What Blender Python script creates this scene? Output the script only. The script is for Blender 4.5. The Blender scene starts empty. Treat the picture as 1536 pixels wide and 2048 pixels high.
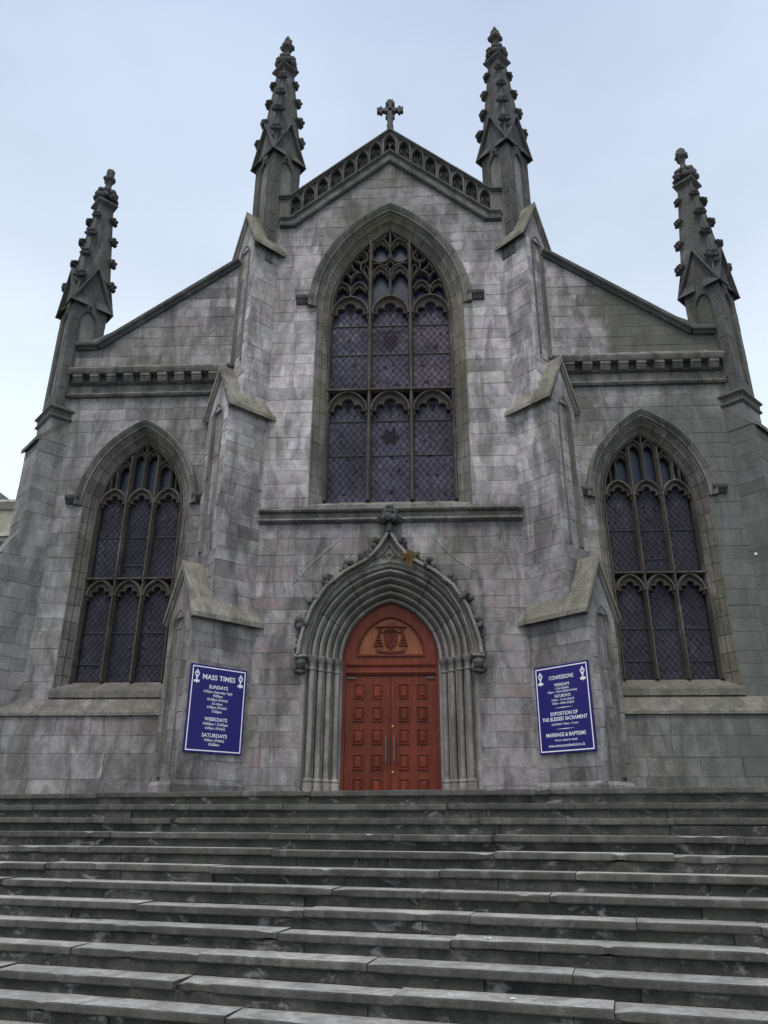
import bpy, bmesh, math, random
from mathutils import Vector, Matrix, noise
S2 = math.sqrt(.5)
SC = bpy.context.scene
COL = SC.collection
random.seed(7)

# ------------------------------------------------------------------ camera
cam = bpy.data.cameras.new('camera')
cam_o = bpy.data.objects.new('camera', cam); COL.objects.link(cam_o)
YAW, PITCH, ROLL = math.radians(-2.969), math.radians(22.439), math.radians(.2275)
_f = Vector((math.sin(YAW)*math.cos(PITCH), math.cos(YAW)*math.cos(PITCH), math.sin(PITCH)))
_r = Vector((math.cos(YAW), -math.sin(YAW), 0)); _u = _r.cross(_f)
_r2 = _r*math.cos(ROLL)+_u*math.sin(ROLL); _u2 = -_r*math.sin(ROLL)+_u*math.cos(ROLL)
cam_o.matrix_world = Matrix(((_r2.x, _u2.x, -_f.x, .7026), (_r2.y, _u2.y, -_f.y, -16), (_r2.z, _u2.z, -_f.z, -.41), (0, 0, 0, 1)))
cam.sensor_fit = 'HORIZONTAL'; cam.sensor_width = 36; cam.lens = 36*1518.25/1536
cam.clip_end = 2000
SC.camera = cam_o
SC.render.resolution_x, SC.render.resolution_y = 768, 1024
SC.render.engine = 'CYCLES'

# ------------------------------------------------------------------ sky, sun, exposure
SUN_EL, SUN_AZ = math.radians(60), math.radians(-10)      # soft sun high behind the photographer's left
W = bpy.data.worlds.new('World'); SC.world = W; W.use_nodes = True
nt = W.node_tree; nt.nodes.clear()
def N(t, **k):
    n = nt.nodes.new(t)
    for a, b in k.items(): setattr(n, a, b)
    return n
wo = N('ShaderNodeOutputWorld'); bg = N('ShaderNodeBackground'); sky = N('ShaderNodeTexSky')
sky.sky_type = 'NISHITA'; sky.sun_disc = False; sky.sun_elevation = SUN_EL; sky.sun_rotation = math.pi+SUN_AZ
sky.air_density = 1.0; sky.dust_density = 1.5; sky.ozone_density = 1.0
tc = N('ShaderNodeTexCoord'); mp = N('ShaderNodeMapping'); mp.inputs['Scale'].default_value = (1.1, 1.1, 2.6)
nz = N('ShaderNodeTexNoise'); nz.inputs['Scale'].default_value = 1.6; nz.inputs['Detail'].default_value = 5; nz.inputs['Roughness'].default_value = .5
cr = N('ShaderNodeValToRGB'); cr.color_ramp.elements[0].position = .32; cr.color_ramp.elements[1].position = .68
cr.color_ramp.elements[0].color = (.74,)*3+(1,); cr.color_ramp.elements[1].color = (.98,)*3+(1,)
sx = N('ShaderNodeSeparateXYZ'); vr = N('ShaderNodeValToRGB'); e = vr.color_ramp.elements       # thin cloud veil, paler towards the horizon all round
e[0].position = .15; e[0].color = (1.22, 1.34, 1.42, 1); e[1].position = .9; e[1].color = (.53, .635, .835, 1)
vm = N('ShaderNodeMixRGB', blend_type='MULTIPLY'); vm.inputs[0].default_value = 1; vm.inputs['Color2'].default_value = (10, 10, 10, 1)
mx = N('ShaderNodeMixRGB')
nt.links.new(tc.outputs['Generated'], mp.inputs['Vector']); nt.links.new(mp.outputs[0], nz.inputs['Vector'])
nt.links.new(tc.outputs['Generated'], sx.inputs[0]); nt.links.new(sx.outputs['Z'], vr.inputs[0]); nt.links.new(vr.outputs[0], vm.inputs['Color1'])
nt.links.new(nz.outputs['Fac'], cr.inputs['Fac']); nt.links.new(cr.outputs['Color'], mx.inputs['Fac'])
nt.links.new(sky.outputs[0], mx.inputs['Color1']); nt.links.new(vm.outputs[0], mx.inputs['Color2']); nt.links.new(mx.outputs[0], bg.inputs['Color'])
bg.inputs['Strength'].default_value = .072
nt.links.new(bg.outputs[0], wo.inputs['Surface'])
sd = bpy.data.lights.new('sun', 'SUN'); sd.energy = 1.5; sd.angle = math.radians(20); sd.color = (1, .94, .85)
so = bpy.data.objects.new('sun', sd); COL.objects.link(so)
sdir = Vector((math.sin(SUN_AZ)*math.cos(SUN_EL), -math.cos(SUN_AZ)*math.cos(SUN_EL), math.sin(SUN_EL)))
so.rotation_euler = sdir.to_track_quat('Z', 'Y').to_euler(); so.location = sdir*60
vs = SC.view_settings; vs.view_transform = 'Standard'; vs.look = 'None'; vs.gamma = 1; vs.exposure = .5; vs.use_curve_mapping = False

# ------------------------------------------------------------------ materials
def mat(name):
    m = bpy.data.materials.new(name); m.use_nodes = True
    t = m.node_tree; t.nodes.clear()
    o = t.nodes.new('ShaderNodeOutputMaterial'); b = t.nodes.new('ShaderNodeBsdfPrincipled')
    t.links.new(b.outputs[0], o.inputs[0])
    return m, t, b
def node(t, ty, inp=None, **k):
    n = t.nodes.new(ty)
    for a, v in k.items(): setattr(n, a, v)
    for a, v in (inp or {}).items():
        if isinstance(v, bpy.types.NodeSocket): t.links.new(v, n.inputs[a])
        else: n.inputs[a].default_value = v
    return n
def ramp(t, fac, stops, interp='LINEAR'):
    n = t.nodes.new('ShaderNodeValToRGB'); e = n.color_ramp.elements; n.color_ramp.interpolation = interp
    while len(e) < len(stops): e.new(.5)
    for x, (p, c) in zip(e, stops):
        x.position = p; x.color = (c, c, c, 1) if isinstance(c, (int, float)) else tuple(c)+(1,)
    t.links.new(fac, n.inputs[0]); return n.outputs[0]
def mixc(t, fac, a, b, mode='MIX'):
    n = t.nodes.new('ShaderNodeMixRGB'); n.blend_type = mode
    for s, v in ((0, fac), (1, a), (2, b)):
        if isinstance(v, bpy.types.NodeSocket): t.links.new(v, n.inputs[s])
        else: n.inputs[s].default_value = v if s == 0 else tuple(v)+(1,)
    return n.outputs[0]
def noise_tex(t, vec, scale, detail=4, rough=.55, dist=0):
    return node(t, 'ShaderNodeTexNoise', {'Vector': vec, 'Scale': scale, 'Detail': detail, 'Roughness': rough, 'Distortion': dist}).outputs['Fac']
def stone(name, palette, dark=(.055, .052, .055), green=(.085, .09, .06), stain=.55, green_amt=.35, lime=.25, bump=.35, gain=1.0, mott=.35, zones=False, lime_scale=(1.5, 1.5, .8), streak=(2.4, 2.4, .62), pits=0.):
    m, t, b = mat(name)
    pos = node(t, 'ShaderNodeNewGeometry').outputs['Position']
    rnd = node(t, 'ShaderNodeObjectInfo').outputs['Random']
    n = len(palette)
    col = ramp(t, rnd, [((i+.5)/n, tuple(c*gain for c in p)) for i, p in enumerate(palette)])
    off = node(t, 'ShaderNodeCombineXYZ', {'X': rnd, 'Y': 0.0, 'Z': rnd}).outputs[0]
    offs = node(t, 'ShaderNodeVectorMath', {0: off, 1: (9.0, 9.0, 9.0)}, operation='MULTIPLY').outputs[0]
    bp = node(t, 'ShaderNodeVectorMath', {0: pos, 1: offs}, operation='ADD').outputs[0]     # every block has its own grain
    m1 = noise_tex(t, bp, 2.6, 7, .62)
    col = mixc(t, mott*1.5, col, ramp(t, m1, [(.28, .38), (.5, .95), (.74, 1.5)]), 'MULTIPLY')
    m2 = noise_tex(t, bp, 17, 5, .7)
    col = mixc(t, .5, col, ramp(t, m2, [(.3, .6), (.7, 1.32)]), 'MULTIPLY')
    m3 = noise_tex(t, bp, 95, 3, .7)
    col = mixc(t, .55, col, ramp(t, m3, [(.32, .62), (.68, 1.36)]), 'MULTIPLY')     # grain
    # soot running down in streaks, wide damp patches, algae, lime bloom
    sm = node(t, 'ShaderNodeMapping', {'Vector': pos, 'Scale': streak}).outputs[0]
    st = noise_tex(t, sm, 1.0, 8, .66, .6)
    col = mixc(t, ramp(t, st, [(.46, 0.), (.53, stain*.55), (.62, stain)]), col, dark)
    if pits:
        vo = node(t, 'ShaderNodeTexVoronoi', {'Vector': bp, 'Scale': 11., 'Randomness': 1.}).outputs['Distance']
        pn = noise_tex(t, bp, 1.7, 3)
        pm_ = node(t, 'ShaderNodeMath', {0: vo, 1: pn}, operation='DIVIDE').outputs[0]
        col = mixc(t, ramp(t, pm_, [(.28, pits), (.42, 0.)]), col, (.04, .04, .034))
    bigm = node(t, 'ShaderNodeMapping', {'Vector': pos, 'Location': (3.1, 0, 7.7), 'Scale': (.5, .5, .3)}).outputs[0]
    big = noise_tex(t, bigm, 1.0, 5, .6, .8)
    col = mixc(t, ramp(t, big, [(.47, 0.), (.64, green_amt)]), col, green)
    lm = node(t, 'ShaderNodeMapping', {'Vector': pos, 'Location': (11, 5, 2), 'Scale': lime_scale}).outputs[0]
    lim = noise_tex(t, lm, 1.1, 8, .68, 1.2)
    col = mixc(t, ramp(t, lim, [(.57, 0.), (.68, lime)]), col, (.42, .40, .41))
    if zones:       # soiling of this front: washed clean round the great window, algae on the north-west aisle, reddened stones by the door
        wv = node(t, 'ShaderNodeTexNoise', {'Vector': pos, 'Scale': .8, 'Detail': 6, 'Roughness': .65})
        dv = node(t, 'ShaderNodeVectorMath', {0: wv.outputs['Color'], 1: (2.6, 2.6, 2.6)}, operation='MULTIPLY').outputs[0]
        pv = node(t, 'ShaderNodeVectorMath', {0: pos, 1: dv}, operation='ADD').outputs[0]
        pv = node(t, 'ShaderNodeVectorMath', {0: pv, 1: (1.3, 1.3, 1.3)}, operation='SUBTRACT').outputs[0]
        sp = node(t, 'ShaderNodeSeparateXYZ', {0: pv})
        ax = node(t, 'ShaderNodeMath', {0: sp.outputs[0]}, operation='ABSOLUTE').outputs[0]
        def ss(v, a, c):
            n = node(t, 'ShaderNodeMapRange', {'Value': v, 'From Min': a, 'From Max': c}, interpolation_type='SMOOTHSTEP'); return n.outputs[0]
        def mul(*q):
            r = q[0]
            for x in q[1:]: r = node(t, 'ShaderNodeMath', {0: r, 1: x}, operation='MULTIPLY').outputs[0]
            return r
        X, Z = sp.outputs[0], sp.outputs[2]
        col = mixc(t, mul(ss(ax, 4.6, 3.4), ss(Z, 5.8, 7.6), ss(Z, 15.2, 12.6), .75), col, (1.85, 1.84, 1.88), 'MULTIPLY')
        col = mixc(t, mul(ss(X, 4.4, 7.0), ss(Z, 9.4, 8.2), .74), col, (.085, .094, .085))
        col = mixc(t, mul(ss(X, 4.9, 5.5), ss(Z, 9.9, 10.4), ss(Z, 13.8, 13.0), .82), col, (.078, .079, .064))
        col = mixc(t, mul(ss(X, -6.6, -8.4), ss(Z, 10.5, 8.5), .35), col, (.14, .15, .14))
        col = mixc(t, mul(ss(ax, 4.0, 2.4), ss(Z, 6.2, 5.0), ramp(t, noise_tex(t, bp, .9, 3), [(.52, 0.), (.62, .5)])), col, (.25, .185, .185))
    t.links.new(col, b.inputs['Base Color'])
    b.inputs['Roughness'].default_value = .92; b.inputs['Specular IOR Level'].default_value = .25
    h = node(t, 'ShaderNodeMath', {0: m2, 1: m1}, operation='ADD').outputs[0]
    f = noise_tex(t, bp, 70, 3, .6)
    h2 = node(t, 'ShaderNodeMath', {0: f, 1: .35, 2: h}, operation='MULTIPLY_ADD').outputs[0]
    bm_ = node(t, 'ShaderNodeBump', {'Height': h2, 'Strength': bump, 'Distance': .03})
    t.links.new(bm_.outputs[0], b.inputs['Normal'])
    return m
ASH = [tuple(a_*b_ for a_, b_ in zip(c_, (1.05, 1.06, 1.10))) for c_ in [(.218, .202, .194), (.262, .246, .237), (.155, .147, .142), (.285, .27, .259), (.25, .243, .22), (.235, .203, .202), (.325, .306, .292), (.218, .209, .202), (.272, .245, .24), (.278, .262, .252), (.175, .167, .163), (.295, .281, .273), (.24, .22, .223)]]
M = {}
M['ashlar'] = stone('ashlar_stone', ASH, dark=(.05, .046, .044), stain=.66, green=(.088, .088, .070), green_amt=.5, lime=.28, mott=.46, zones=True)
M['mortar'] = stone('mortar', [(.20, .19, .185), (.24, .23, .22)], bump=.5, zones=True)
M['trim'] = stone('weathered_trim_stone', [(.14, .132, .125), (.18, .17, .16), (.20, .188, .175), (.155, .15, .138)], dark=(.04, .038, .038), stain=.65)
M['dark'] = stone('soot_and_shade_stone', [(.082, .082, .082), (.108, .107, .105), (.096, .092, .088)], dark=(.035, .034, .036), green=(.075, .078, .06), lime=.18)
M['limewash'] = stone('old_lime_mortar', [(.25, .24, .235), (.29, .28, .275)], stain=.45, bump=.6)
M['roofst'] = stone('lichened_weathering_stone', [(.25, .238, .20), (.29, .275, .24), (.22, .21, .18)], green=(.14, .135, .085), green_amt=.65, lime=.5, bump=.9, pits=.75)
M['sillst'] = stone('worn_sill_stone', [(.19, .18, .165), (.22, .21, .19), (.165, .156, .145)], green=(.11, .108, .075), green_amt=.5, lime=.3, bump=.9, pits=.5)
M['jamb'] = stone('jamb_stone', [(.16, .15, .14), (.20, .187, .175), (.175, .166, .145), (.215, .20, .19)], dark=(.05, .047, .045), green=(.13, .128, .055), green_amt=.5)
M['tracery'] = stone('tracery_stone', [(.095, .083, .074), (.08, .072, .066)], dark=(.03, .027, .026), stain=.5, lime=.2)
M['portal'] = stone('portal_stone', [(.245, .233, .22), (.29, .275, .258), (.215, .20, .188)], dark=(.05, .046, .045), stain=.5)
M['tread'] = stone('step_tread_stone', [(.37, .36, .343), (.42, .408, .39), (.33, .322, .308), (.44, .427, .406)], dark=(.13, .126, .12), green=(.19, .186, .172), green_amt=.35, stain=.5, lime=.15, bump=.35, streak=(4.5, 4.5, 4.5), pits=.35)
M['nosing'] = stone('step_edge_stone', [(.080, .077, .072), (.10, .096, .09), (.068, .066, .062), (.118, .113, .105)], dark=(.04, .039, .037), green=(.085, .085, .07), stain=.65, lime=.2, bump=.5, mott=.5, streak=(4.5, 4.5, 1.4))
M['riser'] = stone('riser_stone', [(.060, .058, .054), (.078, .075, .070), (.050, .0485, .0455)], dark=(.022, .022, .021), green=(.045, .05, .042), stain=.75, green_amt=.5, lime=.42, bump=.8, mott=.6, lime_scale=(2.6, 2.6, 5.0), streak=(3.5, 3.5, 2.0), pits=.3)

def simple(name, col, rough=.6, metal=0, spec=.5):
    m, t, b = mat(name)
    b.inputs['Base Color'].default_value = tuple(col)+(1,); b.inputs['Roughness'].default_value = rough
    b.inputs['Metallic'].default_value = metal; b.inputs['Specular IOR Level'].default_value = spec
    return m
def wood(name, a, bb, rough=.42):
    m, t, b = mat(name)
    pos = node(t, 'ShaderNodeNewGeometry').outputs['Position']
    rnd = node(t, 'ShaderNodeObjectInfo').outputs['Random']
    mpn = node(t, 'ShaderNodeMapping', {'Vector': pos, 'Scale': (22, 22, 1.3)}).outputs[0]
    g = noise_tex(t, mpn, 1.0, 6, .65, 1.0)
    big = noise_tex(t, pos, 1.5, 3, .5)
    col = mixc(t, ramp(t, g, [(.3, 0.), (.72, 1.)]), a, bb)
    col = mixc(t, .6, col, ramp(t, big, [(.3, .55), (.7, 1.4)]), 'MULTIPLY')
    col = mixc(t, .5, col, ramp(t, rnd, [(0, .75), (1, 1.3)]), 'MULTIPLY')
    t.links.new(col, b.inputs['Base Color']); b.inputs['Roughness'].default_value = rough; b.inputs['Specular IOR Level'].default_value = .2
    bm_ = node(t, 'ShaderNodeBump', {'Height': g, 'Strength': .12, 'Distance': .01}); t.links.new(bm_.outputs[0], b.inputs['Normal'])
    return m
M['wood'] = wood('mahogany', (.080, .0120, .0075), (.170, .036, .0155))
M['wood_light'] = wood('oak_panel', (.17, .050, .023), (.26, .092, .042))
M['steel'] = simple('brushed_steel', (.16, .145, .135), .4, 1)
M['bronze'] = simple('dull_bronze', (.075, .055, .048), .6)
M['brass'] = simple('brass', (.55, .32, .10), .35, 1)
M['lead'] = simple('lead', (.022, .022, .028), .6)
M['blue'] = simple('blue_sign_panel', (.0135, .006, .135), .35, spec=.25)
M['white'] = simple('white_print', (.86, .84, .92), .5)
M['litter'] = simple('white_paper', (.75, .75, .75), .8)
M['straw'] = wood('dry_straw', (.16, .10, .03), (.34, .23, .08), .9)
M['weed'] = simple('weed_leaf', (.035, .05, .02), .7)
M['plaster'] = stone('cream_render', [(.42, .40, .33), (.45, .42, .35)], stain=.2, green_amt=.1, bump=.1)
M['slate'] = stone('roof_slate', [(.10, .11, .14), (.12, .13, .16)], bump=.3)
def glass(name, gain=1.):
    m, t, b = mat(name)
    pos = node(t, 'ShaderNodeNewGeometry').outputs['Position']
    rnd = node(t, 'ShaderNodeObjectInfo').outputs['Random']
    vo = node(t, 'ShaderNodeTexVoronoi', {'Vector': pos, 'Scale': 5.5, 'Randomness': .6}, distance='MANHATTAN').outputs['Distance']
    nb = noise_tex(t, pos, 9, 5, .65, 1.5)
    s = node(t, 'ShaderNodeMath', {0: nb, 1: vo}, operation='MULTIPLY').outputs[0]
    col = mixc(t, ramp(t, s, [(.1, 1.), (.17, 0.)]), tuple(gain*q for q in (.070, .063, .084)), tuple(gain*q for q in (.022, .018, .032)))
    n2 = noise_tex(t, pos, 1.1, 3, .5)
    col = mixc(t, .75, col, ramp(t, n2, [(.3, .5), (.7, 1.4)]), 'MULTIPLY')
    col = mixc(t, .5, col, ramp(t, rnd, [(0, (.6, .7, .9)), (1, (1.2, 1.05, 1.1))]), 'MULTIPLY')
    sp = node(t, 'ShaderNodeSeparateXYZ', {0: pos})
    fa = node(t, 'ShaderNodeMath', {0: sp.outputs[0], 1: 1/.163}, operation='MULTIPLY').outputs[0]; fb = node(t, 'ShaderNodeMath', {0: sp.outputs[2], 1: 1/.222}, operation='MULTIPLY').outputs[0]
    ca = node(t, 'ShaderNodeMath', {0: node(t, 'ShaderNodeMath', {0: fa, 1: fb}, operation='ADD').outputs[0]}, operation='FLOOR').outputs[0]
    cb = node(t, 'ShaderNodeMath', {0: node(t, 'ShaderNodeMath', {0: fa, 1: fb}, operation='SUBTRACT').outputs[0]}, operation='FLOOR').outputs[0]
    wn = node(t, 'ShaderNodeTexWhiteNoise', {'Vector': node(t, 'ShaderNodeCombineXYZ', {'X': ca, 'Y': cb}).outputs[0]}, noise_dimensions='3D')
    col = mixc(t, .8, col, ramp(t, wn.outputs['Value'], [(0., .76), (.8, 1.06), (1., 1.38)]), 'MULTIPLY')
    t.links.new(col, b.inputs['Base Color']); b.inputs['Roughness'].default_value = .28
    b.inputs['Specular IOR Level'].default_value = .12
    n3 = noise_tex(t, pos, 5, 2, .5)
    bm_ = node(t, 'ShaderNodeBump', {'Height': n3, 'Strength': .15, 'Distance': .05})
    dv = node(t, 'ShaderNodeVectorMath', {0: wn.outputs['Color'], 1: (.5, .5, .5)}, operation='SUBTRACT').outputs[0]
    dv = node(t, 'ShaderNodeVectorMath', {0: dv, 1: (.14, .14, .14)}, operation='MULTIPLY').outputs[0]
    nn = node(t, 'ShaderNodeVectorMath', {0: node(t, 'ShaderNodeVectorMath', {0: bm_.outputs[0], 1: dv}, operation='ADD').outputs[0]}, operation='NORMALIZE').outputs[0]
    t.links.new(nn, b.inputs['Normal'])
    return m
M['glass'] = glass('leaded_glass'); M['glass_aisle'] = glass('dark_leaded_glass', .55)
M['glass_dark'] = simple('painted_glass', (.014, .010, .018), .4, spec=.1)
M['glass_blue'] = simple('deep_blue_glass', (.016, .021, .042), .3, spec=.3)
m, t, b = mat('pavement'); pos = node(t, 'ShaderNodeNewGeometry').outputs['Position']
t.links.new(ramp(t, noise_tex(t, pos, 1.5, 6), [(.3, .10), (.7, .17)]), b.inputs['Base Color']); b.inputs['Roughness'].default_value = .9
M['ground'] = m

# ------------------------------------------------------------------ mesh helpers
class Frame:
    """local (u along a face, v up, w outwards) -> world"""
    def __init__(s, o, U, Nn):
        s.o, s.U, s.N = Vector(o), Vector(U), Vector(Nn)
        s.flip = (s.U.cross(Vector((0, 0, 1)))).dot(s.N) < 0
    def p(s, u, v, w): return s.o+s.U*u+Vector((0, 0, v))+s.N*w
    def at(s, u, v, w): return Frame(s.p(u, v, w), s.U, s.N)
FW = Frame((0, 0, 0), (1, 0, 0), (0, -1, 0))
def mirror(fr): return Frame((-fr.o.x, fr.o.y, fr.o.z), (-fr.U.x, fr.U.y, 0), (-fr.N.x, fr.N.y, 0))
def side(fr, s): return fr if s > 0 else mirror(fr)

class MB:
    def __init__(s, fr=FW): s.v, s.f, s.fr = [], [], fr
    def add(s, vs, fs):
        n = len(s.v); s.v += [s.fr.p(*q) for q in vs]
        for f in fs:
            f = [n+i for i in f]
            s.f.append(f[::-1] if s.fr.flip else f)
    def raw(s, vs, fs):
        n = len(s.v); s.v += [Vector(q) for q in vs]; s.f += [[n+i for i in f] for f in fs]
    def box(s, u0, u1, v0, v1, w0, w1):
        s.prism([(u0, v0), (u1, v0), (u1, v1), (u0, v1)], w0, w1)
    def prism(s, poly, w0, w1, ch=0):
        a = sum(poly[i][0]*poly[(i+1) % len(poly)][1]-poly[(i+1) % len(poly)][0]*poly[i][1] for i in range(len(poly)))
        if a < 0: poly = poly[::-1]
        n = len(poly)
        rings = [[(u, v, w0) for u, v in poly]]
        if ch:
            us = [q[0] for q in poly]; vv = [q[1] for q in poly]
            cu, cv = (min(us)+max(us))/2, (min(vv)+max(vv))/2
            ku = 1-2*ch/max(max(us)-min(us), 3*ch); kv = 1-2*ch/max(max(vv)-min(vv), 3*ch)
            rings.append([(u, v, w1-ch*.8) for u, v in poly])
            rings.append([(cu+(u-cu)*ku, cv+(v-cv)*kv, w1) for u, v in poly])
        else: rings.append([(u, v, w1) for u, v in poly])
        vs = [q for r in rings for q in r]; fs = [list(range(n))[::-1]]
        for k in range(len(rings)-1):
            fs += [[k*n+i, k*n+(i+1) % n, (k+1)*n+(i+1) % n, (k+1)*n+i] for i in range(n)]
        fs.append([(len(rings)-1)*n+i for i in range(n)])
        s.add(vs, fs)
    def extrude_u(s, prof, u0, u1):
        """prof: closed (w, v) polygon, swept along u"""
        a = sum(prof[i][0]*prof[(i+1) % len(prof)][1]-prof[(i+1) % len(prof)][0]*prof[i][1] for i in range(len(prof)))
        if a < 0: prof = prof[::-1]
        n = len(prof)
        vs = [(u0, v, w) for w, v in prof]+[(u1, v, w) for w, v in prof]
        fs = [[i, n+i, n+(i+1) % n, (i+1) % n] for i in range(n)]+[list(range(n)), list(range(n, 2*n))[::-1]]
        fs = [f[::-1] for f in fs]
        s.add(vs, fs)
    def bar(s, pts, h, wb, wf, closed=False, flat=.4, mid=.5):
        """moulded bar along a polyline in (u, v): half width h, from depth wb to wf"""
        n = len(pts); out = []
        prof = [(-h, wb), (-h, wb+(wf-wb)*mid), (-h*flat, wf), (h*flat, wf), (h, wb+(wf-wb)*mid), (h, wb)]
        for i, (u, v) in enumerate(pts):
            a = pts[i-1] if (i or closed) else None; c = pts[(i+1) % n] if (i < n-1 or closed) else None
            d1 = Vector((u-a[0], v-a[1])).normalized() if a else None
            d2 = Vector((c[0]-u, c[1]-v)).normalized() if c else None
            d = ((d1+d2) if d1 and d2 else (d1 or d2))
            if d.length < 1e-4: d = d1
            d = d.normalized(); nn = Vector((-d.y, d.x))
            k = 1/max(.45, nn.dot(Vector((-d1.y, d1.x)))) if d1 else 1
            out += [(u+nn.x*o*k, v+nn.y*o*k, w) for o, w in prof]
        m = len(prof); fs = []
        for i in range(n if closed else n-1):
            j = (i+1) % n
            fs += [[i*m+k, j*m+k, j*m+(k+1) % m, i*m+(k+1) % m] for k in range(m)]
        if not closed: fs += [list(range(m)), [(n-1)*m+k for k in range(m)][::-1]]
        fs = [f[::-1] for f in fs]
        s.add(out, fs)
    def strip(s, outer, inner, w0, w1):
        """solid band between two polylines with the same number of points"""
        n = len(outer); vs = [(u, v, w1) for u, v in outer]+[(u, v, w1) for u, v in inner]+[(u, v, w0) for u, v in outer]+[(u, v, w0) for u, v in inner]
        fs = []
        for i in range(n-1):
            fs += [[i, n+i, n+i+1, i+1], [2*n+i, 2*n+i+1, 3*n+i+1, 3*n+i], [i, i+1, 2*n+i+1, 2*n+i], [n+i, 3*n+i, 3*n+i+1, n+i+1]]
        fs += [[0, 2*n, 3*n, n], [n-1, 2*n-1, 4*n-1, 3*n-1]]
        s.add(vs, fs)
    def lathe(s, prof, c, n=12, ang=0):
        vs = []; fs = []
        for r, z in prof:
            for i in range(n):
                a = ang+2*math.pi*i/n; vs.append((c[0]+r*math.cos(a), c[1]+r*math.sin(a), c[2]+z))
        for k in range(len(prof)-1):
            fs += [[k*n+i, k*n+(i+1) % n, (k+1)*n+(i+1) % n, (k+1)*n+i] for i in range(n)]
        fs += [list(range(n))[::-1], [(len(prof)-1)*n+i for i in range(n)]]
        s.raw(vs, fs)
    def blob(s, c, r, seed=0, amp=.25, sub=2, scale=(1, 1, 1), freq=2.0):
        bm = bmesh.new(); bmesh.ops.create_icosphere(bm, subdivisions=sub, radius=1)
        vs = []
        for v in bm.verts:
            k = 1+amp*noise.noise(v.co*freq+Vector((seed*3.7, seed*1.3, seed)))*1.6
            vs.append((c[0]+v.co.x*r*k*scale[0], c[1]+v.co.y*r*k*scale[1], c[2]+v.co.z*r*k*scale[2]))
        fs = [[v.index for v in f.verts] for f in bm.faces]; bm.free()
        s.raw(vs, fs)
    def mesh(s, name):
        me = bpy.data.meshes.new(name); me.from_pydata([tuple(v) for v in s.v], [], s.f); me.update(); return me
    def obj(s, name, m, parent=None, smooth=None):
        me = s.mesh(name); me.materials.append(M[m])
        if smooth is not None:
            me.shade_smooth()
            me.set_sharp_from_angle(angle=math.radians(smooth))
        return link(name, me, parent)
def link(name, data, parent=None):
    o = bpy.data.objects.new(name, data); COL.objects.link(o)
    if parent: o.parent = parent
    return o
def empty(name, parent=None, loc=(0, 0, 0)):
    o = link(name, None, parent); o.location = loc; o.empty_display_size = .3; return o
def tag(o, label, cat, group=None):
    o['label'] = label; o['category'] = cat
    if group: o['group'] = group
    return o

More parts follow.
